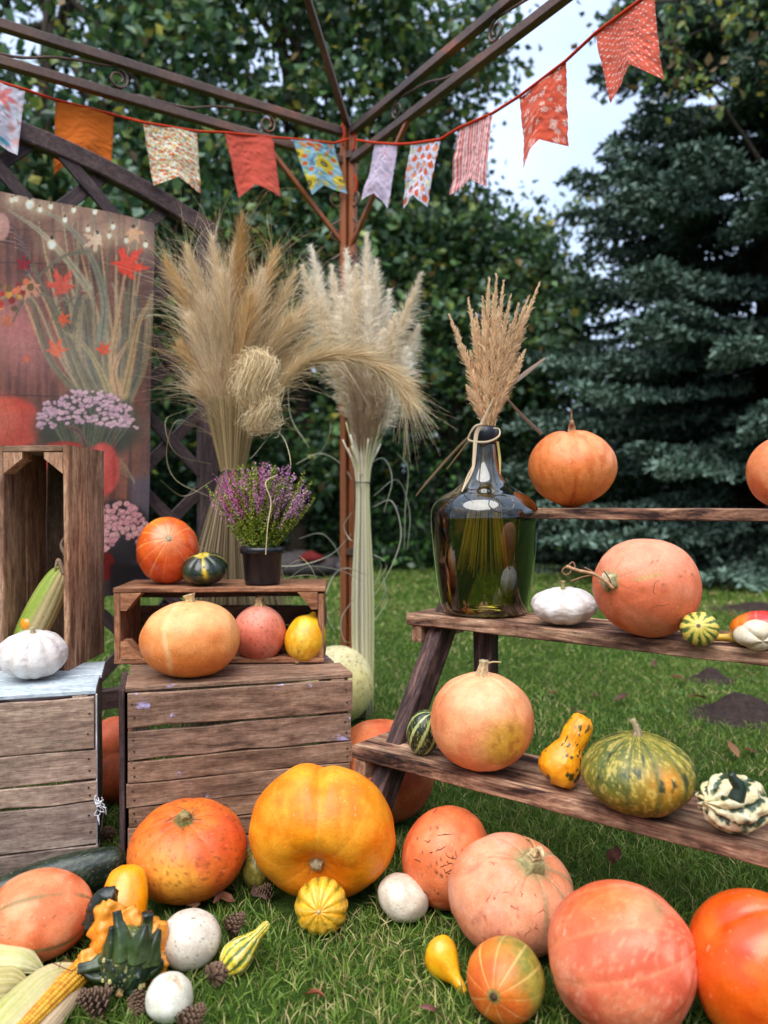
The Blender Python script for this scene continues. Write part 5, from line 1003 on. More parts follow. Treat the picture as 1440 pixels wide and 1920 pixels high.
def f_lilac(cv):
    rg = np.random.default_rng(9)
    for q in range(260): cv.ell(rg.random(), rg.random() * 1.25, rg.uniform(.008, .03), rg.uniform(.006, .018), [(232, 150, 160), (200, 180, 220), (240, 196, 196), (190, 170, 206)][q % 4], .75, .4, rg.uniform(0, 3))
    for a in range(12): cv.stroke([(.6, .2), (.6 + .3 * math.cos(a * .52), .2 + .2 * math.sin(a * .52))], .014, .008, (236, 120, 130), .6)
def f_pump(cv):
    for k, (x, y, r) in enumerate(hexpts(.27, .165, .05, 7)):
        col = (232, 98, 52) if r < .45 else ((240, 150, 110) if r < .75 else (226, 222, 180)); cv.ell(x, y, .085, .066, col, 1, .12); cv.ell(x, y, .03, .064, tuple(np.array(col) * .88), .6, .3); cv.ell(x, y - .075, .02, .016, (40, 44, 60), 1, .3); cv.ell(x + .13, y + .02, .018, .012, (50, 60, 80), .9, .3)
def f_stripe(cv):
    s = .5 + .5 * np.sin(cv.X * 2 * np.pi * 13); cv.c = mixc(cv.c, (214, 84, 78), .88 * sm(s, .42, .62))
def f_daisy(cv):
    rg = np.random.default_rng(12)
    for k, (x, y, r) in enumerate(hexpts(.22, .17, .25, 13)):
        s = .5 + .6 * r
        for a in range(6): cv.ell(x + .045 * s * math.cos(a * 1.047 + r * 3), y + .036 * s * math.sin(a * 1.047 + r * 3), .026 * s, .016 * s, (246, 206, 196), .9, .3, a * 1.047 + r * 3)
        cv.ell(x, y, .014, .011, (240, 170, 60), 1, .3)
    for q in range(130): cv.ell(rg.random(), rg.random() * 1.3, .016, .007, (244, 180, 160), .7, .4, rg.uniform(0, 3))
def f_dots(cv):
    for k, (x, y, r) in enumerate(hexpts(.115, .060, .05, 15)): cv.ell(x, y, .015, .011, (250, 226, 214), 1, .3)
UBL = UL
FL = [  # wall, TL, TR, BL, notch, BR, colour, print, label, offset
 (UL, (-58, 139), (47, 170), (-50, 300), (-12, 262), (33, 291), (226, 218, 230), f_floral, 'white flag with a coral flower, cut by the left edge', .05),
 (UL, (104, 189), (214, 217), (101, 327), (160, 282), (210, 302), (232, 112, 36), None, 'plain orange flag partly behind the trellis arch', -.05),
 (UL, (268, 231), (369, 248), (289, 347), (333, 334), (379, 360), (246, 232, 206), f_ditsy, 'cream flag with small orange flowers', .04),
 (UL, (421, 250), (511, 259), (449, 370), (478, 346), (527, 369), (228, 92, 72), None, 'plain coral flag', .035),
 (UL, (549, 262), (626, 270), (583, 367), (610, 345), (650, 364), (150, 196, 214), f_sun, 'blue flag with yellow sunflowers', .035),
 (UR, (701, 269), (744, 272), (674, 378), (704, 363), (724, 392), (214, 196, 220), f_lilac, 'pale lilac and pink flag', -.035),
 (UR, (770, 271), (826, 263), (748, 389), (780, 366), (798, 388), (226, 222, 240), f_pump, 'white flag with little orange pumpkins', -.035),
 (UR, (860, 242), (924, 214), (842, 366), (882, 336), (913, 350), (240, 204, 200), f_stripe, 'pink and red pinstriped flag', -.03),
 (UR, (973, 183), (1060, 117), (981, 317), (1013, 262), (1059, 272), (228, 88, 60), f_daisy, 'orange red flag with white daisies', -.03),
 (UR, (1117, 64), (1226, -16), (1139, 192), (1184, 122), (1238, 146), (226, 96, 72), f_dots, 'coral flag with white dots', -.03)]
rg = np.random.default_rng(21); cordL, cordR = [], []
for q, (u, TL, TR, BL, NO, BR, col, fn, lab, off) in enumerate(FL):
    n2 = np.array([-u[1], u[0]]); PW = POST + n2 * off
    c4 = [np.array(on_wall(p[0], p[1], PW, u)) for p in (TL, TR, BL, NO, BR)]; nx, ny = 45, 61
    a, b = np.meshgrid(np.linspace(0, 1, nx), np.linspace(0, 1, ny), indexing='ij'); A, Bv = a.ravel()[:, None], b.ravel()[:, None]
    topp = c4[0] * (1 - A) + c4[1] * A; bot = np.where(A < .5, c4[2] * (1 - 2 * A) + c4[3] * 2 * A, c4[3] * (2 - 2 * A) + c4[4] * (2 * A - 1)); V = topp * (1 - Bv) + bot * Bv
    nrm = np.array([n2[0], n2[1], 0]); s1, s2 = rg.uniform(0, 6, 2)
    w = .009 * np.sin(A[:, 0] * 6 + s1 + Bv[:, 0] * 1.5) * (.25 + Bv[:, 0]) + .014 * (fbm(np.stack([A[:, 0] * 3.0, Bv[:, 0] * 4, A[:, 0] * 0 + q], -1), 4) - .5) * (.3 + Bv[:, 0]) + .005 * np.abs(fbm(np.stack([A[:, 0] * 7 + Bv[:, 0] * 5, Bv[:, 0] * 9 - A[:, 0] * 4, A[:, 0] * 0 + q], -1), 14, 2) - .5) * 2
    V = V + nrm * w[:, None]; cv = Canvas(A[:, 0], Bv[:, 0] * 1.25, col)
    if fn: fn(cv)
    cv.c *= (1 - .10 * ((A[:, 0] < .035) | (A[:, 0] > .965)))[:, None]
    o = put('flag', mesh('flag', V - BO, gridf(nx, ny), lin(np.clip(cv.c, 0, 255)) ** .93 * .98), M['cloth'], bun, label=lab)
    (cordL if u is UL else cordR).append((c4[0], c4[1]))
def tape(pairs, ends, name):
    pts = [p for ab in pairs for p in ab]; pts = ends[0] + pts + ends[1]; out = []
    for k in range(len(pts) - 1):
        for t in np.linspace(0, 1, 6, endpoint=False): out.append(pts[k] * (1 - t) + pts[k + 1] * t)
    out.append(pts[-1]); out = np.array(out); out[:, 2] += .003
    v, f = tube(out, .0042, 6, flat=1.0); return MB().add(v - BO, f).build(name, M['cord'], bun)
e0 = np.array(on_wall(654, 262, POST + np.array([-UL[1], UL[0]]) * .045, UL)); e1 = np.array(on_wall(668, 264, POST - np.array([-UR[1], UR[0]]) * .045, UR))
tape(cordL[::-1][::-1], [[], [e0]][0:1] + [[e0]], 'cord'); tape(cordR, [[e1], [np.array(gp(UR, 1.45, 2.33, -.03))]], 'cord')
for q, (dx, z0, z1) in enumerate(((.018, 2.20, 2.11), (-.022, 2.21, 2.13), (.024, 2.02, 1.95))): # loose tape ends
    v, f = tube(spline([np.array([POST[0] + dx, POST[1] - .04, z0]) - BO, np.array([POST[0] + dx + .008, POST[1] - .045, (z0 + z1) / 2]) - BO, np.array([POST[0] + dx + .002, POST[1] - .04, z1]) - BO], 5), .0045, 6); put('tape_end', mesh('tape_end', v, f), M['cord'], bun)

# ================================================================== DRIED GRASSES
def plume(rng, axis, n, hl, spread, w, c1_, c2_, start=.25, k=5, droop=.25, taper=True, dens=1.0):
    """hairs leaving a curved axis; returns ribbons"""
    ax = np.asarray(axis); m = len(ax); u = start + (1 - start) * rng.random(n) ** .85; ii = u * (m - 1); i0 = np.minimum(ii.astype(int), m - 2); fr = (ii - i0)[:, None]
    p = ax[i0] * (1 - fr) + ax[i0 + 1] * fr; t = ax[np.minimum(i0 + 1, m - 1)] - ax[i0]; t /= np.linalg.norm(t, axis=1)[:, None]
    d = rng.normal(size=(n, 3)); d -= t * (d * t).sum(1)[:, None]; d /= np.linalg.norm(d, axis=1)[:, None]
    env = np.sin(np.clip((u - start) / (1 - start), 0, 1) * np.pi * .80 + .5) if taper else np.ones(n); env = np.clip(env, .25, 1)
    ang = spread * (.35 + rng.random(n)) ; L = hl * (.55 + .6 * rng.random(n)) * env; d0 = t * np.cos(ang)[:, None] + d * np.sin(ang)[:, None]
    s = np.linspace(0, 1, k)[None, :, None]; P = p[:, None] + d0[:, None] * L[:, None, None] * s; P = P + np.array([0, 0, -1.0]) * (L * droop)[:, None, None] * s ** 2 + rng.normal(size=(n, 1, 3)) * (L * .13)[:, None, None] * s ** 2
    col = lin(c1_)[None] * (1 - u[:, None]) + lin(c2_)[None] * u[:, None]; col = col * .85 * rng.uniform(.72, 1.2, (n, 1)); ww = np.full(n, w)[:, None] * np.linspace(1, .35, k)[None]
    return ribbons(P, ww, rng, col=col)
def px3(x, y, Y, d=0.0): return np.array(at(x, y, Y + d))
# ---- tan sheaf behind the low crate
SY = 2.30; sb = px3(437, 885, SY); so = thing('grass_sheaf', 'tall fluffy tan sheaf of dried grass bound in the middle behind the low crate', 'dried grass', (sb[0], sb[1], 0)); SO = np.array([sb[0], sb[1], 0.0])
rng = np.random.default_rng(50)
PL = [((452, 412), 0, (250, .045)), ((438, 470), .04, (1, 1)), ((312, 488), 0, (1, 1)), ((336, 530), .03, (1, 1)), ((352, 470), -.03, (1, 1)), ((398, 452), .02, (1, 1)), ((515, 478), 0, (1, 1)), ((488, 520), -.04, (1, 1)), ((548, 520), .04, (1, 1)), ((572, 575), 0, (1, 1)),
      ((345, 650), 0, (1, 1)), ((358, 600), -.04, (1, 1)), ((575, 640), .02, (1, 1)), ((420, 520), -.05, (1, 1)), ((470, 560), -.06, (1, 1)), ((385, 560), -.05, (1, 1)), ((540, 600), -.03, (1, 1)), ((385, 740), -.02, (1, 1))]
TAN = [((224, 194, 150), (250, 226, 182)), ((234, 206, 164), (258, 236, 198)), ((220, 184, 132), (242, 206, 148)), ((238, 214, 176), (262, 242, 208))]
for q, (e, d, _) in enumerate(PL):
    E = px3(e[0], e[1], SY, d); b = sb + rng.normal(size=3) * .012; mid = b * .5 + E * .5; mid[0] = b[0] + (E[0] - b[0]) * .36; mid[2] += .03
    A = spline([b, mid, E], 12); c1_, c2_ = TAN[q % 4] if q else ((190, 150, 94), (212, 168, 106)); m = MB()
    V, F, K = plume(rng, A, 1150, .16, .21, .0015, c1_, c2_, .16, 4, .12); m.add(V, F, K)
    V, F, K = plume(rng, A, 120, .24, .50, .0009, c1_, c2_, .15, 6, .35, False); m.add(V, F, K)
    v, f = tube(A, np.linspace(.0022, .0008, len(A)), 5); m.add(v, f, lin(c1_) * .8); m.build('plume', M['plume'], so, SO, smooth=False)
# the drooping plume that arches over to the right
A = spline([px3(470, 850, 2.22), px3(505, 760, 2.20), px3(560, 690, 2.18), px3(640, 668, 2.16), px3(710, 690, 2.15), px3(748, 725, 2.14), px3(764, 752, 2.14)], 8); m = MB()
V, F, K = plume(rng, A, 3600, .14, .22, .0012, (222, 194, 146), (246, 222, 178), .08, 5, .10); m.add(V, F, K)
V, F, K = plume(rng, A, 500, .13, .7, .0010, (226, 200, 156), (246, 226, 186), .05, 6, .3, False); m.add(V, F, K); m.build('plume', M['plume'], so, SO, smooth=False, label='plume drooping in an arch to the right')
# the pale coil of fibre at the front
m = MB(); 
for (cx_, cy_, rx, rz, n_) in ((481, 712, .050, .080, 1300), (488, 778, .040, .052, 600)):
    c0 = px3(cx_, cy_, 2.12); k = 10; a0 = rng.uniform(0, 2 * np.pi, n_); L = rng.uniform(.8, 2.6, n_) * rng.choice([-1, 1], n_); tilt = rng.normal(size=n_) * .6; s = np.linspace(0, 1, k)[None]
    a = a0[:, None] + L[:, None] * s; lat = rng.uniform(-1, 1, n_)[:, None] + rng.normal(size=(n_, 1)) * .3 * s; cl = np.sqrt(np.clip(1 - (lat * .75) ** 2, .1, 1)); rr = rng.uniform(.72, 1.06, (n_, 1))
    x = lat * .85 * rx + np.sin(a * 2 + tilt[:, None]) * .014 + rng.normal(size=(n_, 1)) * .006; y = -np.cos(a) * cl * rx * rr * .8; z = np.sin(a + tilt[:, None] * .4) * cl * rz * rr
    P = c0 + np.stack([x, y, z], -1) + rng.normal(size=(n_, 1, 3)) * .006 + np.cumsum(rng.normal(size=(n_, k, 3)) * .0022, axis=1); col = lin((246, 224, 180)) * .85 * rng.uniform(.7, 1.2, (n_, 1)); V, F, K = ribbons(P, np.full(n_, .0011), rng, col=col); m.add(V, F, K)
m.build('fibre_coil', M['straw'], so, SO, smooth=False)
# stalks: from the binding down to the grass, skirt flaring
n_ = 620; a = rng.uniform(0, 2 * np.pi, n_); r = np.sqrt(rng.random(n_)); s = np.linspace(0, 1, 9)[None, :, None]; dirn = np.stack([np.cos(a) * r, np.sin(a) * r, 0 * a], -1)
bnd = sb + dirn * np.array([.036, .036, 0]); ft = SO + dirn * np.array([.19, .13, 0]) + np.array([.03, 0, 0]) + np.array([0, 0, .005])
P = bnd[:, None] * (1 - s) + ft[:, None] * s; P = P + dirn[:, None] * .05 * np.sin(s * np.pi * .8) + rng.normal(size=(n_, 1, 3)) * .012 * np.sin(s * np.pi)
V, F, K = ribbons(P, np.full(n_, .0022), rng, col=lin((176, 156, 122)) * .85 * rng.uniform(.5, 1.25, (n_, 1))); m = MB().add(V, F, K)
up_ = sb + dirn * np.array([.09, .06, 0]) + np.array([0, 0, .22]); P = bnd[:, None] * (1 - s) + up_[:, None] * s; V, F, K = ribbons(P, np.full(n_, .002), rng, col=lin((190, 166, 120)) * .85 * rng.uniform(.6, 1.25, (n_, 1))); m.add(V, F, K)
m.build('stalks', M['straw'], so, SO, smooth=False, kind='stuff')
A = np.array([sb + np.array([.040 * math.cos(t), .040 * math.sin(t), .004 * math.sin(3 * t)]) for t in np.linspace(0, 6.6, 30)]); v, f = tube(A, .0018, 6); MB().add(v, f).build('binding', M['pot'], so, SO)
# long curling dry blades around both bundles
def curls(rng, lst, w, col, parent, off, Yj=.03, name='dry_blade'):
    for pts, Yb in lst:
        P = spline([px3(x, y, Yb, rng.normal() * Yj) for x, y in pts], 8); V, F, K = ribbons(P[None], np.array([w * .62])[:, None] * np.sin(np.linspace(.35, 3.0, len(P)))[None] ** .6, rng, face=(0, 1, .2), col=np.array([lin(col) * .85 * rng.uniform(.8, 1.1)])); 
        V2 = V + np.array([0, .0008, 0]); MB().add(V, F, K).build(name, M['straw'], parent, off, smooth=False)
curls(rng, [([(395, 870), (330, 850), (310, 790), (345, 770)], 2.25), ([(390, 930), (330, 900), (312, 850), (330, 790), (372, 800)], 2.25), ([(400, 900), (345, 930), (300, 900)], 2.3), ([(470, 860), (520, 810), (545, 870), (520, 930)], 2.15), ([(400, 800), (350, 740), (300, 680), (285, 620)], 2.25), ([(385, 760), (335, 690), (290, 670), (262, 680)], 2.25),
             ([(380, 640), (330, 600), (290, 590), (264, 600)], 2.3), ([(520, 1080), (560, 1050), (600, 1070), (628, 1100)], 2.35), ([(500, 1090), (545, 1040), (580, 1060), (598, 1100)], 2.33), ([(530, 1085), (575, 1078), (612, 1085)], 2.36), ([(520, 1095), (570, 1100), (620, 1090)], 2.4), ([(385, 1030), (340, 1010), (300, 1020)], 2.1)], .0030, (206, 196, 152), so, SO)
# ---- white pampas at the gazebo post
PY = 2.80; pb_ = ground(683, 1345); pb_ = np.array([pb_.x, PY, 0.0]); po = thing('pampas_bundle', 'tall bundle of cream white pampas plumes tied beside the gazebo post', 'pampas grass', tuple(pb_)); tie = px3(681, 905, PY)
rng = np.random.default_rng(60)
for q in range(34):
    a = rng.uniform(0, 6.28); r = math.sqrt(rng.random()); d = np.array([math.cos(a) * r, math.sin(a) * r, 0]); b = pb_ + d * np.array([.034, .026, 0]); t_ = tie + d * .024; e = tie + d * .075 + np.array([0, 0, .12 + .10 * rng.random()])
    P = spline([b, b * .5 + t_ * .5 + d * .012, t_, e], 5); v, f = tube(P, np.linspace(.0050, .003, len(P)), 6); c = 1.1 * lin([(252, 242, 220), (244, 234, 206), (255, 248, 232), (216, 214, 160)][rng.integers(4)]) * .85
    MB().add(v, f, c).build('stem', M['straw'], po, pb_)
A = np.array([tie + np.array([.030 * math.cos(t), .028 * math.sin(t), 0]) for t in np.linspace(0, 6.6, 30)]); v, f = tube(A, .0022, 6); MB().add(v, f).build('binding', M['pot'], po, pb_)
WH = [((252, 238, 208), (275, 264, 244)), ((258, 246, 222), (280, 272, 256)), ((244, 224, 186), (270, 256, 230))]
for q, (e, mx, d) in enumerate([((688, 440), 688, 0), ((584, 462), 628, .02), ((568, 500), 630, -.02), ((622, 500), 650, .05), ((650, 470), 665, .03), ((668, 500), 672, -.05), ((706, 490), 700, -.03), ((730, 545), 705, .04), ((788, 515), 722, 0), ((784, 612), 730, .03), ((762, 655), 728, -.03), ((604, 560), 640, 0), ((640, 560), 655, -.06), ((690, 540), 690, -.07), ((742, 590), 712, -.06), ((718, 620), 706, -.07)]):
    s0 = tie + np.array([rng.normal() * .012, rng.normal() * .012, .03]); E = px3(e[0], e[1], PY, d); mid = px3(mx, (e[1] + 860) / 2 + 10, PY, d * .6); A = spline([s0, mid, E], 14); c1_, c2_ = WH[q % 3]; m = MB()
    V, F, K = plume(rng, A, 1700, .105, .55, .0020, c1_, c2_, .30, 4, .40); m.add(V, F, K); V, F, K = plume(rng, A, 1000, .06, .28, .0024, c1_, c2_, .26, 3, .2); m.add(V, F, K)
    v, f = tube(A, np.linspace(.003, .001, len(A)), 5); m.add(v, f, lin(c1_) * .8); m.build('plume', M['plume'], po, pb_, smooth=False)
for q in range(9):  # brownish hanging tufts under the plumes
    s0 = tie + np.array([0, 0, .01]); E = px3(650 + 95 * q / 8, 660 + rng.uniform(-10, 40), PY, rng.uniform(-.08, .02)); A = spline([s0, (s0 + E) / 2 + np.array([0, 0, -.02]), E], 10)
    V, F, K = plume(rng, A, 800, .11, .20, .0018, (190, 158, 124), (226, 202, 168), .26, 4, .1); MB().add(V, F, K).build('plume', M['plume'], po, pb_, smooth=False)
L_ = [([(700, 950), (735, 940), (752, 1000), (735, 1060), (700, 1120)], 2.75), ([(700, 930), (745, 900), (768, 960), (764, 1030)], 2.9), ([(745, 850), (765, 880), (760, 950), (758, 1030)], 2.95), ([(700, 1100), (715, 1060), (700, 1040), (725, 1060), (700, 1100)], 2.7), ([(700, 1150), (722, 1110), (718, 1080)], 2.7),
      ([(690, 1180), (725, 1130), (722, 1110)], 2.7), ([(540, 1085), (580, 1062), (640, 1070), (680, 1090)], 2.6), ([(605, 1130), (625, 1080), (650, 1065), (690, 1080)], 2.6), ([(606, 1135), (622, 1175), (628, 1180)], 2.6), ([(660, 960), (645, 985), (655, 1010), (668, 1015)], 2.72), ([(665, 1120), (640, 1160), (645, 1200), (665, 1205)], 2.72),
      ([(500, 1060), (560, 1060), (620, 1040), (660, 1000)], 2.6), ([(555, 870), (600, 850), (640, 870), (660, 900)], 2.9), ([(560, 1010), (600, 1000), (625, 1020), (640, 1050)], 2.9), ([(540, 700), (545, 780), (580, 840)], 2.9), ([(600, 750), (620, 800), (600, 850), (560, 880)], 2.95), ([(690, 870), (720, 860), (735, 900), (720, 960)], 2.9),
      ([(615, 590), (560, 640), (548, 560), (580, 500)], 2.9), ([(560, 480), (600, 530), (620, 560)], 2.95), ([(698, 1260), (712, 1210), (708, 1205)], 2.75)]
curls(rng, L_, .0062, (204, 204, 178), po, pb_, .02)

# ---- heather in a black pot
hp = np.array([at(492, 1075, 1.955).x, 1.955, zD]); ht = thing('heather_pot', 'potted heather with green spikes and purple pink flowers on the low crate', 'potted plant', tuple(hp)); ps = 80 / FPX * 1.95 / 2
v, f = lathe([(.0005, .001), (ps * .80, .001), (ps * .80, .006), (ps * .84, .012), (ps * .92, ps * 1.42), (ps * .97, ps * 1.44), (ps * 1.04, ps * 1.46), (ps * 1.04, ps * 1.74), (ps * 1.00, ps * 1.76), (ps * .96, ps * 1.74), (ps * .94, ps * 1.5), (.0005, ps * 1.5)], 56); put('pot', mesh('pot', v, f), M['pot'], ht)
v, f = lathe([(.0005, ps * 1.60), (ps * .5, ps * 1.62), (ps * .95, ps * 1.55)], 32); put('potting_soil', mesh('soil', v, f, np.tile(lin((50, 36, 28)), (len(v), 1))), M['soil'], ht)
rng = np.random.default_rng(70); mg, mf = MB(), MB(); top_z = ps * 1.6
for q in range(190):
    ang = rng.uniform(-.80, .80) if q < 110 else rng.uniform(-.6, .6); dep = rng.normal() * .5; L = rng.uniform(.16, .232) * (1 - .18 * abs(ang)); s = np.linspace(0, 1, 9)
    x = ps * .55 * rng.uniform(-1, 1) + math.sin(ang) * L * s ** .9 * .95; y = ps * .4 * rng.uniform(-1, 1) + dep * .07 * s; z = top_z + math.cos(ang) * L * s + .02 * s ** 2 * abs(math.sin(ang)); P = np.stack([x, y, z], -1)
    v, f = tube(P, np.linspace(.0013, .0006, 9), 4); mg.add(v, f, lin((96, 110, 44)) * .8)
    fl = (rng.random() < .68) and z[-1] > .10; u0 = rng.uniform(.45, .62) if fl else 1.01; nl = 150; u = .10 + .90 * rng.random(nl); pi = np.stack([np.interp(u, s, P[:, c_]) for c_ in range(3)], -1); g_ = u < u0
    d = rng.normal(size=(nl, 3)); d[:, 2] += .9; d /= np.linalg.norm(d, axis=1)[:, None]
    if g_.sum():
        cc = lin(np.array([(160, 176, 52), (124, 156, 48), (186, 188, 76)])[rng.integers(0, 3, g_.sum())]) * .85 * rng.uniform(.7, 1.15, (g_.sum(), 1)) * (0.75 if x[-1] > .03 else 1.05); V, F, K = leaf_quads(pi[g_], np.full(g_.sum(), .0072), rng, cc); mg.add(V, F, K)
    if fl:
        n_ = (~g_).sum(); dv = rng.normal(size=(n_, 3)); dv[:, 2] -= .2; pp = pi[~g_] + dv * .0021; base_ = [(236, 120, 180), (206, 130, 190), (240, 170, 205)][rng.integers(3)] if x[-1] < .01 else [(216, 150, 196), (236, 184, 212), (196, 130, 180)][rng.integers(3)]
        V, F, K = leaf_quads(pp, rng.uniform(.004, .0062, n_), rng, lin(base_)[None] * .85 * rng.uniform(.7, 1.35, (n_, 1))); mf.add(V, F, K)
mg.build('foliage', M['leaf'], ht, smooth=False, kind='stuff'); mf.build('blossom', M['leaf'], ht, smooth=False, kind='stuff')
P = spline([px3(498, 1040, 1.86), px3(502, 985, 1.86), px3(508, 940, 1.87), px3(498, 905, 1.88), px3(520, 890, 1.9)], 6); V, F, K = ribbons(P[None], np.array([.0022]), np.random.default_rng(1), face=(0, 1, 0), col=np.array([lin((226, 206, 160)) * .85])); MB().add(V, F, K).build('raffia_strand', M['straw'], ht, hp, smooth=False)

# ================================================================== BOTTLE
bx = at(908, 1150, 1.865); bc = np.array([bx.x, 1.865, zm_]); k_ = 1.865 / FPX
prof_px = [(0, 1), (60, 1), (74, 3), (80, 10), (86, 40), (93, 90), (98, 140), (100.5, 175), (99, 195), (91, 210), (77, 222), (58, 233), (42, 246), (32, 262), (26, 280), (22.5, 300), (20.5, 318), (20, 330), (24, 333), (24.5, 339), (22.5, 343), (23, 347), (21, 349), (17, 348)]
pr = spline([np.array([a, b, 0.0]) for a, b in prof_px], 4)[:, :2] * k_; pr[:, 0] = np.maximum(pr[:, 0], .0004)
bt_ = thing('demijohn', 'large dark green glass demijohn bottle holding dried reeds on the middle board', 'bottle', tuple(bc))
v, f = lathe(pr, 96); put('glass_body', mesh('glass', v, f), M['glass'], bt_)
v, f = lathe([(22 * k_, 316 * k_), (25 * k_, 322 * k_), (26.5 * k_, 336 * k_), (25 * k_, 346 * k_), (21.5 * k_, 350 * k_), (16 * k_, 349 * k_), (16 * k_, 330 * k_)], 48); put('neck_ring', mesh('neck_ring', v, f), M['pot'], bt_)
# moulded seal on the shoulder
a = np.linspace(0, 2 * np.pi, 30); S_ = []
for t in a:
    sx, sz_ = .030 * math.cos(t) + .024, (206 * k_) + .020 * math.sin(t); r_ = float(np.interp(sz_, pr[4:70, 1], pr[4:70, 0])) + .0008; S_.append([sx, -math.sqrt(max(r_ ** 2 - sx ** 2, 0)), sz_])
v, f = tube(np.array(S_), .0016, 6); put('moulded_seal', mesh('seal', v, f), M['glass'], bt_)
rd = thing('reed_bunch', 'bunch of tan dried reed plumes standing in the green bottle', 'dried grass', (bc[0], bc[1], zm_ + .06)); RO = np.array([bc[0], bc[1], zm_ + .06]); rng = np.random.default_rng(80)
RY = bc[1]; nk = px3(916, 806, RY)
EN = [(843, 592), (878, 560), (886, 600), (893, 590), (917, 522), (931, 516), (944, 528), (957, 556), (972, 572), (1012, 530), (990, 558), (984, 620), (984, 658), (876, 725), (905, 560), (925, 560), (940, 590), (958, 610), (900, 640), (930, 640), (965, 660), (882, 660), (948, 660), (912, 680), (975, 690)]
for q, e in enumerate(EN):
    d = rng.uniform(-.05, .05); E = px3(e[0], e[1], RY, d); b = nk + np.array([rng.normal() * .006, rng.normal() * .006, -.01]); ii = np.array([bc[0] + (E[0] - bc[0]) * -.25 + rng.uniform(-.055, .055), bc[1] + rng.uniform(-.05, .05), zm_ + .085 + rng.uniform(0, .04)])
    mid = (b + E) / 2; mid[0] = b[0] + (E[0] - b[0]) * .42; A = spline([b, mid, E], 12); stn = spline([ii, ii * .4 + b * .6 + np.array([0, 0, .02]), b, A[6]], 6); v, f = tube(stn, .0016, 5); r_ = thing
    m = MB().add(v, f, lin((232, 206, 140)) * .9)
    V, F, K = plume(rng, A, 900, .029, .36, .0032, (250, 210, 164), (262, 232, 190), .06, 3, .05); m.add(V, F, K); v, f = tube(A, np.linspace(.0030, .001, len(A)), 5); m.add(v, f, lin((200, 156, 108)) * .8); m.build('reed', M['straw'], rd, RO, smooth=False)
for q in range(26):
    ii = np.array([bc[0] + rng.uniform(-.060, .055), bc[1] + rng.uniform(-.055, .055), zm_ + .075 + rng.uniform(0, .06)]); v, f = tube(spline([ii, ii * .35 + nk * .65 + np.array([0, 0, .0]), nk], 5), .0015, 5); MB().add(v, f, lin((236, 210, 140)) * .9).build('stalk', M['straw'], rd, RO)
def rib(pts, w, name, Yb, parent, off, col=(232, 208, 172), mat='straw', thick=.0009):
    P = spline([px3(*p[:2], Yb, p[2] if len(p) > 2 else 0) for p in pts], 7); w = np.interp(np.linspace(0, 1, len(P)), np.linspace(0, 1, len(w)), w); T, N, B = frames(P); S = np.cross(T, np.array([0, 1.0, .1])); S /= np.linalg.norm(S, axis=1)[:, None]; n = np.cross(S, T)
    V = np.stack([P - S * w[:, None] / 2, P + n * thick, P + S * w[:, None] / 2, P - n * thick], 1).reshape(-1, 3); i, j = np.meshgrid(np.arange(len(P) - 1), np.arange(4), indexing='ij'); j2 = (j + 1) % 4; F = np.stack([i * 4 + j, i * 4 + j2, (i + 1) * 4 + j2, (i + 1) * 4 + j], -1).reshape(-1, 4)
    return put(name, mesh(name, V - off, F, np.tile(lin(col) * .85, (len(V), 1)), False), M[mat], parent)
br = thing('raffia_tie', 'cream raffia ribbon knotted round the neck of the green bottle', 'ribbon', tuple(bc + np.array([0, 0, .4]))); BRO = bc + np.array([0, 0, .4])
rib([(926, 745, -.06), (905, 790, -.05), (893, 815, -.045), (889, 860, -.05), (885, 885, -.06), (866, 922, -.085)], (.002, .008, .010, .008, .005, .003), 'ribbon', RY, br, BRO)
rib([(866, 922, -.085), (876, 895, -.065), (886, 875, -.05)], (.003, .004, .003), 'ribbon', RY, br, BRO)
rib([(905, 795, -.05), (890, 800, -.05), (878, 822, -.04), (890, 828, -.045), (915, 828, -.05), (935, 818, -.045), (936, 805, -.03), (925, 803, -.03)], (.004, .005, .004, .005, .005, .004, .003, .003), 'ribbon', RY, br, BRO)
rib([(933, 828, -.035), (937, 860, -.035), (938, 890, -.05)], (.006, .006, .002), 'ribbon', RY, br, BRO, (210, 180, 110))
rib([(894, 806, .0), (870, 828, .03), (835, 865, .08), (800, 905, .12), (780, 930, .15)], (.005, .007, .007, .006, .003), 'ribbon', RY, br, BRO, (176, 150, 116))
rib([(892, 812, .0), (865, 845, .03), (838, 880, .06)], (.004, .005, .003), 'ribbon', RY, br, BRO, (160, 132, 96))
rib([(945, 740, .02), (975, 775, .10), (1016, 814, .18)], (.004, .009, .010), 'ribbon', RY, br, BRO, (170, 158, 140))
rib([(960, 722, .02), (985, 700, .08), (1022, 672, .14)], (.006, .012, .006), 'ribbon', RY, br, BRO, (180, 152, 130))

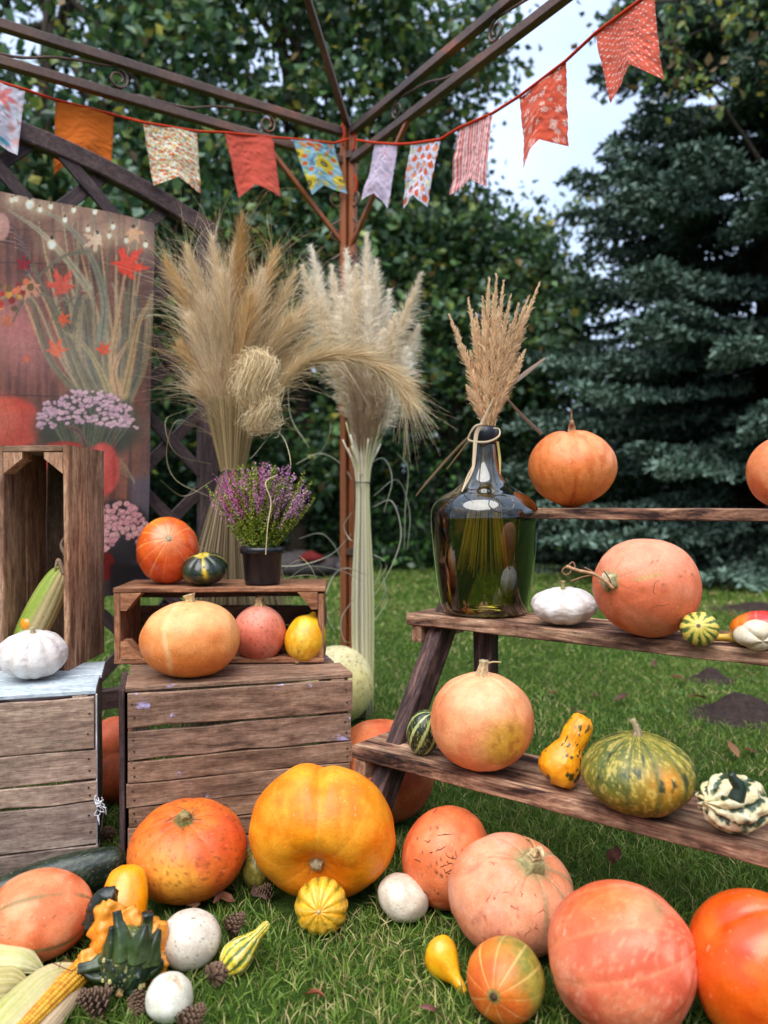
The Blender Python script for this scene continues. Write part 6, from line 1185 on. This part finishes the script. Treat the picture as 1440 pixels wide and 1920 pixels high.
# ================================================================== MAIZE
def shell(P, w, arc, seed, c1_, c2_, face, nw=25, wob=.004):
    rg = np.random.default_rng(seed); P = spline(P, 9); n = len(P); T = np.gradient(P, axis=0); T /= np.linalg.norm(T, axis=1)[:, None]; fz = np.asarray(face, float); S = np.cross(T, fz); S /= np.linalg.norm(S, axis=1)[:, None]; U = np.cross(S, T); w = np.interp(np.linspace(0, 1, n), np.linspace(0, 1, len(w)), w)
    t = np.linspace(-1, 1, nw); a = t * arc; V = P[:, None] + S[:, None] * (np.sin(a) / math.sin(max(arc, .2)))[None, :, None] * (w / 2)[:, None, None] + U[:, None] * ((np.cos(a) - 1) / max(arc, .2))[None, :, None] * (w / 2)[:, None, None]
    V = V.reshape(-1, 3); V = V + (fbm(V * 30, seed)[:, None] - .5) * wob * U.repeat(nw, 0); tt = np.tile(t, n); k = np.repeat(np.linspace(0, 1, n), nw); str_ = vn(np.stack([tt * 16, k * 1.2, tt * 0 + seed], -1), 3); V = V + ((str_ - .5) * min(.0035, float(w.max()) * .06))[:, None] * U.repeat(nw, 0); mixv = np.clip(.5 + (str_ - .5) * 1.6 + (k - .5) * .4, 0, 1)[:, None]
    return V, gridf(n, nw), (lin(c1_)[None] * (1 - mixv) + lin(c2_)[None] * mixv) * .85
def cob(name, label, a, b, r, off, parent, z=0):
    a, b = np.array(a), np.array(b); L = np.linalg.norm(b - a); ax = (b - a) / L; nr, nl = 14, 34; nu, nv = nr * 6, nl * 4; u = np.linspace(0, 2 * np.pi, nu, endpoint=False); v = np.linspace(.01, .99, nv); U, Vv = np.meshgrid(u, v); U, Vv = U.ravel(), Vv.ravel(); rad = r * (1 - .45 * Vv ** 2.2) * np.clip((1 - Vv) * 9, 0, 1) ** .5
    row = np.abs(np.sin(U * nr / 2)) ** .5; sg = np.abs(np.sin(Vv * nl * np.pi / 1 + (np.floor(U * nr / (2 * np.pi)) % 2) * .9)) ** .5; rad = rad * (1 + .13 * (row * sg - 1)); q = Vector(ax).to_track_quat('Z', 'Y').to_matrix(); Q = np.array(q); P = np.stack([rad * np.cos(U), rad * np.sin(U), Vv * L], -1) @ Q.T + a
    kid = np.floor(U * nr / (2 * np.pi)) * 51 + np.floor(Vv * nl); hsh = _hash(kid.astype(int), kid.astype(int) * 3, kid.astype(int) * 7, 1)[:, None]; c = lin((236, 176, 50))[None] * (1 - hsh) + lin((208, 132, 34))[None] * hsh; c = c * (.45 + .6 * (row * sg))[:, None]
    i, j = np.meshgrid(np.arange(nv - 1), np.arange(nu), indexing='ij'); j2 = (j + 1) % nu; return put('cob', mesh('cob', P - off, np.stack([i * nu + j, i * nu + j2, (i + 1) * nu + j2, (i + 1) * nu + j], -1).reshape(-1, 4), c), M['kernel'], parent)
ma = np.array(ground(70, 1890)); MO = np.array([ma[0], ma[1], 0.0]); mz = thing('maize_cob', 'maize cob in its opened pale husk on the grass at the bottom left corner', 'maize', tuple(MO))
def gx(x, y, z=.0): return np.array(ground(x, y, z))
cob('cob', None, gx(162, 1812, .028), gx(20, 1955, .024), .020, MO, mz)
for P, w, arc, c1_, c2_, fc, sd in (([gx(158, 1808, .030), gx(90, 1820, .045), gx(20, 1880, .046), gx(-50, 1965, .030)], (.022, .062, .074, .045), .9, (236, 218, 172), (196, 200, 96), (-.1, -.35, .9), 1), ([gx(160, 1818, .026), gx(130, 1872, .024), (gx(60, 1950, .018)), gx(-10, 2020, .012)], (.018, .032, .038, .02), .9, (232, 208, 172), (222, 186, 140), (.6, -.5, .7), 2),
                                    ([gx(140, 1818, .004), gx(70, 1890, .004), gx(0, 1960, .004)], (.04, .075, .05), .5, (230, 214, 176), (212, 190, 140), (0, 0, 1), 3), ([gx(84, 1822, .020), gx(40, 1796, .050), gx(-20, 1794, .052), gx(-90, 1830, .03)], (.006, .05, .075, .05), .9, (232, 222, 170), (208, 206, 130), (-.1, -.5, .8), 4),
                                    ([gx(60, 1850, .015), gx(20, 1835, .036), gx(-30, 1845, .036), gx(-90, 1870, .02)], (.006, .05, .06, .03), .9, (222, 206, 150), (186, 170, 92), (0, -.6, .8), 5)):
    V, F, K = shell(P, w, arc, sd, c1_, c2_, fc); MB().add(V - MO, F, K).build('husk_leaf', M['husk'], mz)
for q, P in enumerate(([gx(150, 1806, .036), gx(120, 1800, .05), gx(110, 1815, .05)], [gx(150, 1808, .036), gx(135, 1820, .05), gx(100, 1806, .05)])):
    v, f = tube(spline(P, 6), .0007, 4); MB().add(v - MO, f, lin((120, 70, 40))).build('silk', M['straw'], mz)
# the closed ear inside the upright crate
def c_ear(g):
    c = base(g, (214, 196, 140), (200, 180, 124), 2); c = mixc(c, (150, 176, 62), .9 * sm(-g.W[:, 0] * .8 + .3 + .5 * (g.nm(5, 1, 3) - .5) + .5 * g.W[:, 2], .15, .5)); return mixc(c, (236, 220, 170), .6 * sm(g.nm(14, .8, 4), .55, .65))
ear = gourd('maize_ear', 'green and cream husked maize ear leaning inside the upright crate', 'maize', (20, 131, 1058, 1236), .404, {'prof': [(2.1, 0), (2.05, .2), (1.7, .42), (1.0, .56), (.1, .62), (-.9, .60), (-1.6, .46), (-1.95, .24), (-2.0, 0)], 'n': 14, 'depth': .05}, c_ear, 'husk', (.40, .10, .90), 0, seed=90, res=(80, 60), Y=1.86, iters=26)
eo = np.array(ear.ob.location)
for q, pts in enumerate(([(118, 1075), (108, 1050), (100, 1082)], [(122, 1070), (124, 1045), (114, 1022), (122, 1004)], [(124, 1075), (128, 1050), (120, 1030)])):
    V, F, K = shell([px3(x, y, 1.85) for x, y in pts], (.012, .010, .002), .8, 20 + q, (176, 146, 120), (120, 96, 78), (0, -1, .2), 5); MB().add(V - eo, F, K).build('husk_tip', M['husk'], ear.ob)

# ================================================================== PINE CONES, LEAVES, STONES
def cone_mesh(seed, R_=.022, H_=.050):
    rg = np.random.default_rng(seed); m = MB(); v, f = lathe([(.0005, 0), (R_ * .3, .003), (R_ * .35, H_ * .5), (.0008, H_ * .95)], 8); m.add(v, f, lin((60, 40, 30)))
    for k in range(70):
        t = k / 70; a = k * 2.39996; z = H_ * (.04 + .90 * t); r = R_ * (1.0 - .80 * t) * (.75 + .5 * math.sin(min(1, t * 3 + .25) * 1.57)); L = r * rg.uniform(.85, 1.1); w = .0052 * (1 - .5 * t); up = .25 + .9 * t
        d = np.array([math.cos(a), math.sin(a), 0]); s = np.array([-math.sin(a), math.cos(a), 0]); p0 = np.array([0, 0, z]) + d * R_ * .15; e = np.array([0, 0, z]) + d * L + np.array([0, 0, L * up * .5])
        V = np.array([p0 - s * w * .4, p0 + s * w * .4, e + s * w, e - s * w, p0 + [0, 0, .0016], p0 + [0, 0, .0016], e + s * w * .8 + [0, 0, .0028], e - s * w * .8 + [0, 0, .0028], e + d * .0022 + [0, 0, .0018]])
        F4 = np.array([[0, 3, 2, 1], [4, 5, 6, 7], [0, 1, 6, 4], [0, 4, 7, 3]]); F3 = np.array([[3, 8, 2], [7, 6, 8], [2, 8, 6], [3, 7, 8]]); c = np.tile(lin((84, 58, 46)) * .7 * rg.uniform(.7, 1.2), (9, 1)); c[[2, 3, 6, 7, 8]] = lin((142, 112, 90)) * .7; m.add(V, [F4, F3], c)
    return m
cl = [((395, 1842), 'pine cone lying alone on the grass below the warty green gourd', .9), ((205, 1895), 'reddish pine cone at the bottom, under the spiky gourd', 1.15), ((262, 1878), 'pine cone half hidden between the spiky gourd and the small white gourd', .85), ((424, 1752), 'pine cone between the cream pumpkin and the warty gourd', .95), ((338, 1942), 'pine cone cut off by the bottom edge below the white gourd', 1.0),
      ((512, 1676), 'pine cone on the grass left of the small ribbed gourd', .8), ((196, 1572), 'pine cone in the dark gap between the two big crates', .9)]
for q, ((x, y), lab, s_) in enumerate(cl):
    g_ = ground(x, y + 12, 0); me = cone_mesh(100 + q); o = me.build('pine_cone', M['cone'], None, smooth=False, loc=(g_.x, g_.y, .018)); s_ *= .86; o.scale = (s_, s_, s_); rg = random.Random(q); o.rotation_euler = (rg.uniform(1.0, 1.7), rg.uniform(-.4, .4), rg.uniform(0, 6.28)); tag(o, lab, 'pine cone', 'pine cones on the grass')
def leaf_mesh(seed, L, W_, col):
    rg = np.random.default_rng(seed); P = [np.array([0, 0, .002]), np.array([L * .35, rg.normal() * .004, .004 + rg.uniform(0, .010)]), np.array([L * .7, rg.normal() * .006, .006 + rg.uniform(0, .012)]), np.array([L, rg.normal() * .008, .004 + rg.uniform(0, .012)])]
    V, F, K = shell(P, (.003, W_, W_ * .9, .001), rg.uniform(.4, 1.0), seed, col, tuple(np.array(col) * .7), (0, 0, 1 if seed % 2 else -1), 7, .006); return MB().add(V, F, K)
LV = [((1150, 1632), 'curled red brown leaf standing above the coral pumpkin', .040, (140, 88, 76), .030), ((1398, 1412), 'dark red fallen leaf on the lawn above the striped knobbly gourd', .05, (130, 62, 44), .03), ((400, 1706), 'brown fallen leaf beside the cream white pumpkin', .04, (150, 96, 70), .02), ((500, 1700), 'dark curled leaf under the biggest pumpkin', .045, (96, 66, 54), .02), ((315, 1690), 'brown dead leaf below the flat orange pumpkin', .06, (130, 84, 62), .02), ((355, 1698), 'tan dry leaf under the flat orange pumpkin near the cream one', .05, (170, 126, 90), .02),
      ((610, 1888), 'orange brown leaf lying flat on the grass at the bottom middle', .035, (170, 96, 60), .02), ((815, 1905), 'pink brown leaf at the bottom edge left of the orange green squash', .04, (140, 90, 80), .02), ((240, 1868), 'red leaf beside the maize husk', .03, (160, 80, 50), .02)]
for q, ((x, y), lab, L, col, W_) in enumerate(LV):
    g_ = ground(x, y, 0); o = leaf_mesh(200 + q, L, W_, col).build('fallen_leaf', M['husk'], None, loc=(g_.x, g_.y, .012)); rg = random.Random(q); o.rotation_euler = (rg.uniform(-.4, .4), rg.uniform(-.3, .1) if q else -1.1, rg.uniform(0, 6.28) if q else .3); tag(o, lab, 'leaf', 'fallen leaves')
rg = np.random.default_rng(33)
for q in range(34):
    Yq = rg.uniform(1.9, 7.5); o = leaf_mesh(300 + q, rg.uniform(.04, .09), rg.uniform(.02, .04), [(130, 72, 50), (150, 100, 70), (110, 76, 60), (170, 120, 80)][q % 4]).build('fallen_leaf', M['husk'], None, loc=(rg.uniform(-.05, .5) * Yq, Yq, .016)); o.rotation_euler = (rg.uniform(-.4, .4), rg.uniform(-.4, .2), rg.uniform(0, 6.28)); tag(o, 'small brown fallen leaf scattered on the open lawn behind the shelf', 'leaf', 'small leaves scattered on the lawn')
def mound(name, lab, px_, py_, rx, ry, h_, seed):
    g_ = ground(px_, py_, 0); X, Y = np.meshgrid(np.linspace(-1, 1, 60), np.linspace(-1, 1, 60), indexing='ij'); r = np.hypot(X, Y).ravel(); P = np.stack([X.ravel() * rx, Y.ravel() * ry, 0 * r], -1); nz = .6 * fbm(P * 22, seed, 4) + .4 * fbm(P * 75, seed + 9, 2); P[:, 2] = h_ * (np.exp(-(r / .42) ** 2) * (.7 + .6 * nz) + .22 * (nz - .45)) * (1 - sm(r, .7, 1)) - .02 * sm(r, .75, 1)
    o = put(name, mesh(name, P, gridf(60, 60), np.tile(lin((66, 54, 50)) * .7, (len(P), 1)) * (.7 + .6 * nz)[:, None]), M['soil'], loc=(g_.x, g_.y, .0)); tag(o, lab, 'molehill', 'molehills on the lawn'); FOOT.append((g_.x, g_.y, rx * .62)); return o
mound('molehill', 'larger dark molehill of loose soil at the right behind the striped gourd', 1392, 1340, .24, .20, .080, 1); mound('molehill', 'small dark molehill just above and left of the larger one', 1332, 1274, .13, .11, .05, 2); mound('molehill', 'faint far molehill near the right edge of the lawn', 1420, 1142, .42, .35, .05, 3)
for q, (x, y, s_, col, lab) in enumerate(((566, 1050, .34, (84, 76, 76), 'low grey boulder by the far bushes left of the gazebo post'), (628, 1052, .26, (90, 84, 84), 'small grey boulder by the far bushes touching the post outline'), (590, 1022, .11, (120, 36, 34), 'dull red round stone on the far grey boulders'))):
    V, F = lathe([(.001, 0), (.7, 0), (1, .35), (.85, .8), (.4, 1.05), (.001, 1.1)], 20); V = V * (1 + .35 * (fbm(V * 1.7 + q, q)[:, None] - .5) * 2) * np.array([s_ * 1.3, s_, s_ * (.7 if q < 2 else .9)]); p = at(x, y, 8.4); z_ = 0 if q < 2 else .16
    tag(put('boulder', mesh('boulder', V, F, np.tile(lin(col) * .7, (len(V), 1))), M['stone'], loc=(p.x, 8.4 if q < 2 else 8.15, z_)), lab, 'boulder')

# ================================================================== GRASS
def blades(n, Y0, Y1, pw, hl, w, seed, seg=3, slope=.60, pad=.25, dark=1.0):
    rng = np.random.default_rng(seed); Yv = Y0 + (Y1 - Y0) * rng.random(n) ** pw; Xv = (rng.random(n) * 2 - 1) * (slope * Yv + pad); keep = np.ones(n, bool)
    for (fx, fy, fr) in FOOT: keep &= np.hypot(Xv - fx, Yv - fy) > fr * .80
    for o_, L_, D_ in ((cA, .49, .30), (cB, .49, .28)):
        mi = np.array(o_.matrix_basis.inverted()); lx = mi[0, 0] * Xv + mi[0, 1] * Yv + mi[0, 3]; ly = mi[1, 0] * Xv + mi[1, 1] * Yv + mi[1, 3]; keep &= ~((lx > -.0) & (lx < L_) & (ly > 0.01) & (ly < D_))
    Xv, Yv = Xv[keep], Yv[keep]; n = len(Xv); G0 = np.stack([Xv, Yv, 0 * Xv], -1); cl_ = fbm(G0 * 9, 31, 3); pt = fbm(G0 * 2.2, 41, 3)
    h = hl * rng.uniform(.45, 1.25, n) * (.62 + .8 * cl_); a = rng.uniform(0, 2 * np.pi, n) + 3 * (cl_ - .5); lean = h * rng.uniform(.15, 1.25, n); s = np.linspace(0, 1, seg + 1)[None, :]
    d = np.stack([np.cos(a), np.sin(a)], -1); P = np.zeros((n, seg + 1, 3)); P[..., 0] = Xv[:, None] + d[:, :1] * lean[:, None] * s ** 1.6; P[..., 1] = Yv[:, None] + d[:, 1:] * lean[:, None] * s ** 1.6; P[..., 2] = h[:, None] * (s - .28 * s ** 2 * (lean / h)[:, None] * .8) - .004 + np.interp(Yv, [0, 2.6, 4.5], [0, 0, .0])[:, None]
    pal = lin(np.array([(104, 134, 46), (130, 156, 66), (84, 112, 44), (156, 174, 88), (114, 146, 68), (204, 190, 130), (176, 150, 106)], float)) * .88; k = rng.choice(7, n, p=[.26, .22, .2, .1, .14, .05, .03]); k = np.where((pt > .60) & (rng.random(n) < .16), 5, k); c = pal[k] * rng.uniform(.75, 1.25, (n, 1)) * (.72 + .56 * pt)[:, None] * dark
    return ribbons(P, (w * rng.uniform(.7, 1.3, n))[:, None] * np.concatenate([np.linspace(1, .8, seg), [.12]])[None], rng, col=c)
m = MB()
for args in ((60000, .72, 2.0, .75, .026, .0022, 1, 2), (52000, 1.9, 3.8, .8, .026, .0030, 2, 2), (42000, 3.6, 6.2, .85, .026, .0055, 3, 2), (34000, 6.0, 10.2, .9, .030, .0095, 4, 2)): V, F, K = blades(*args); m.add(V, F, K)
m.build('grass', M['grass'], smooth=False, kind='stuff')
# clover and broad weeds among the blades
rng = np.random.default_rng(90); n = 900; Yc = rng.uniform(1.1, 3.4, n); Xc = (rng.random(n) * 2 - 1) * .55 * Yc; P = np.stack([Xc, Yc, rng.uniform(.012, .03, n)], -1); kp = (fbm(P * 3.2, 51) > .56)
for fx, fy, fr in FOOT: kp &= np.hypot(Xc - fx, Yc - fy) > fr
P = P[kp]; V, F, K = leaf_quads(P, rng.uniform(.014, .026, len(P)), rng, lin((96, 138, 62))[None] * .8 * rng.uniform(.7, 1.2, (len(P), 1)), 1.5); MB().add(V, F, K).build('clover', M['leaf'], smooth=False, kind='stuff')
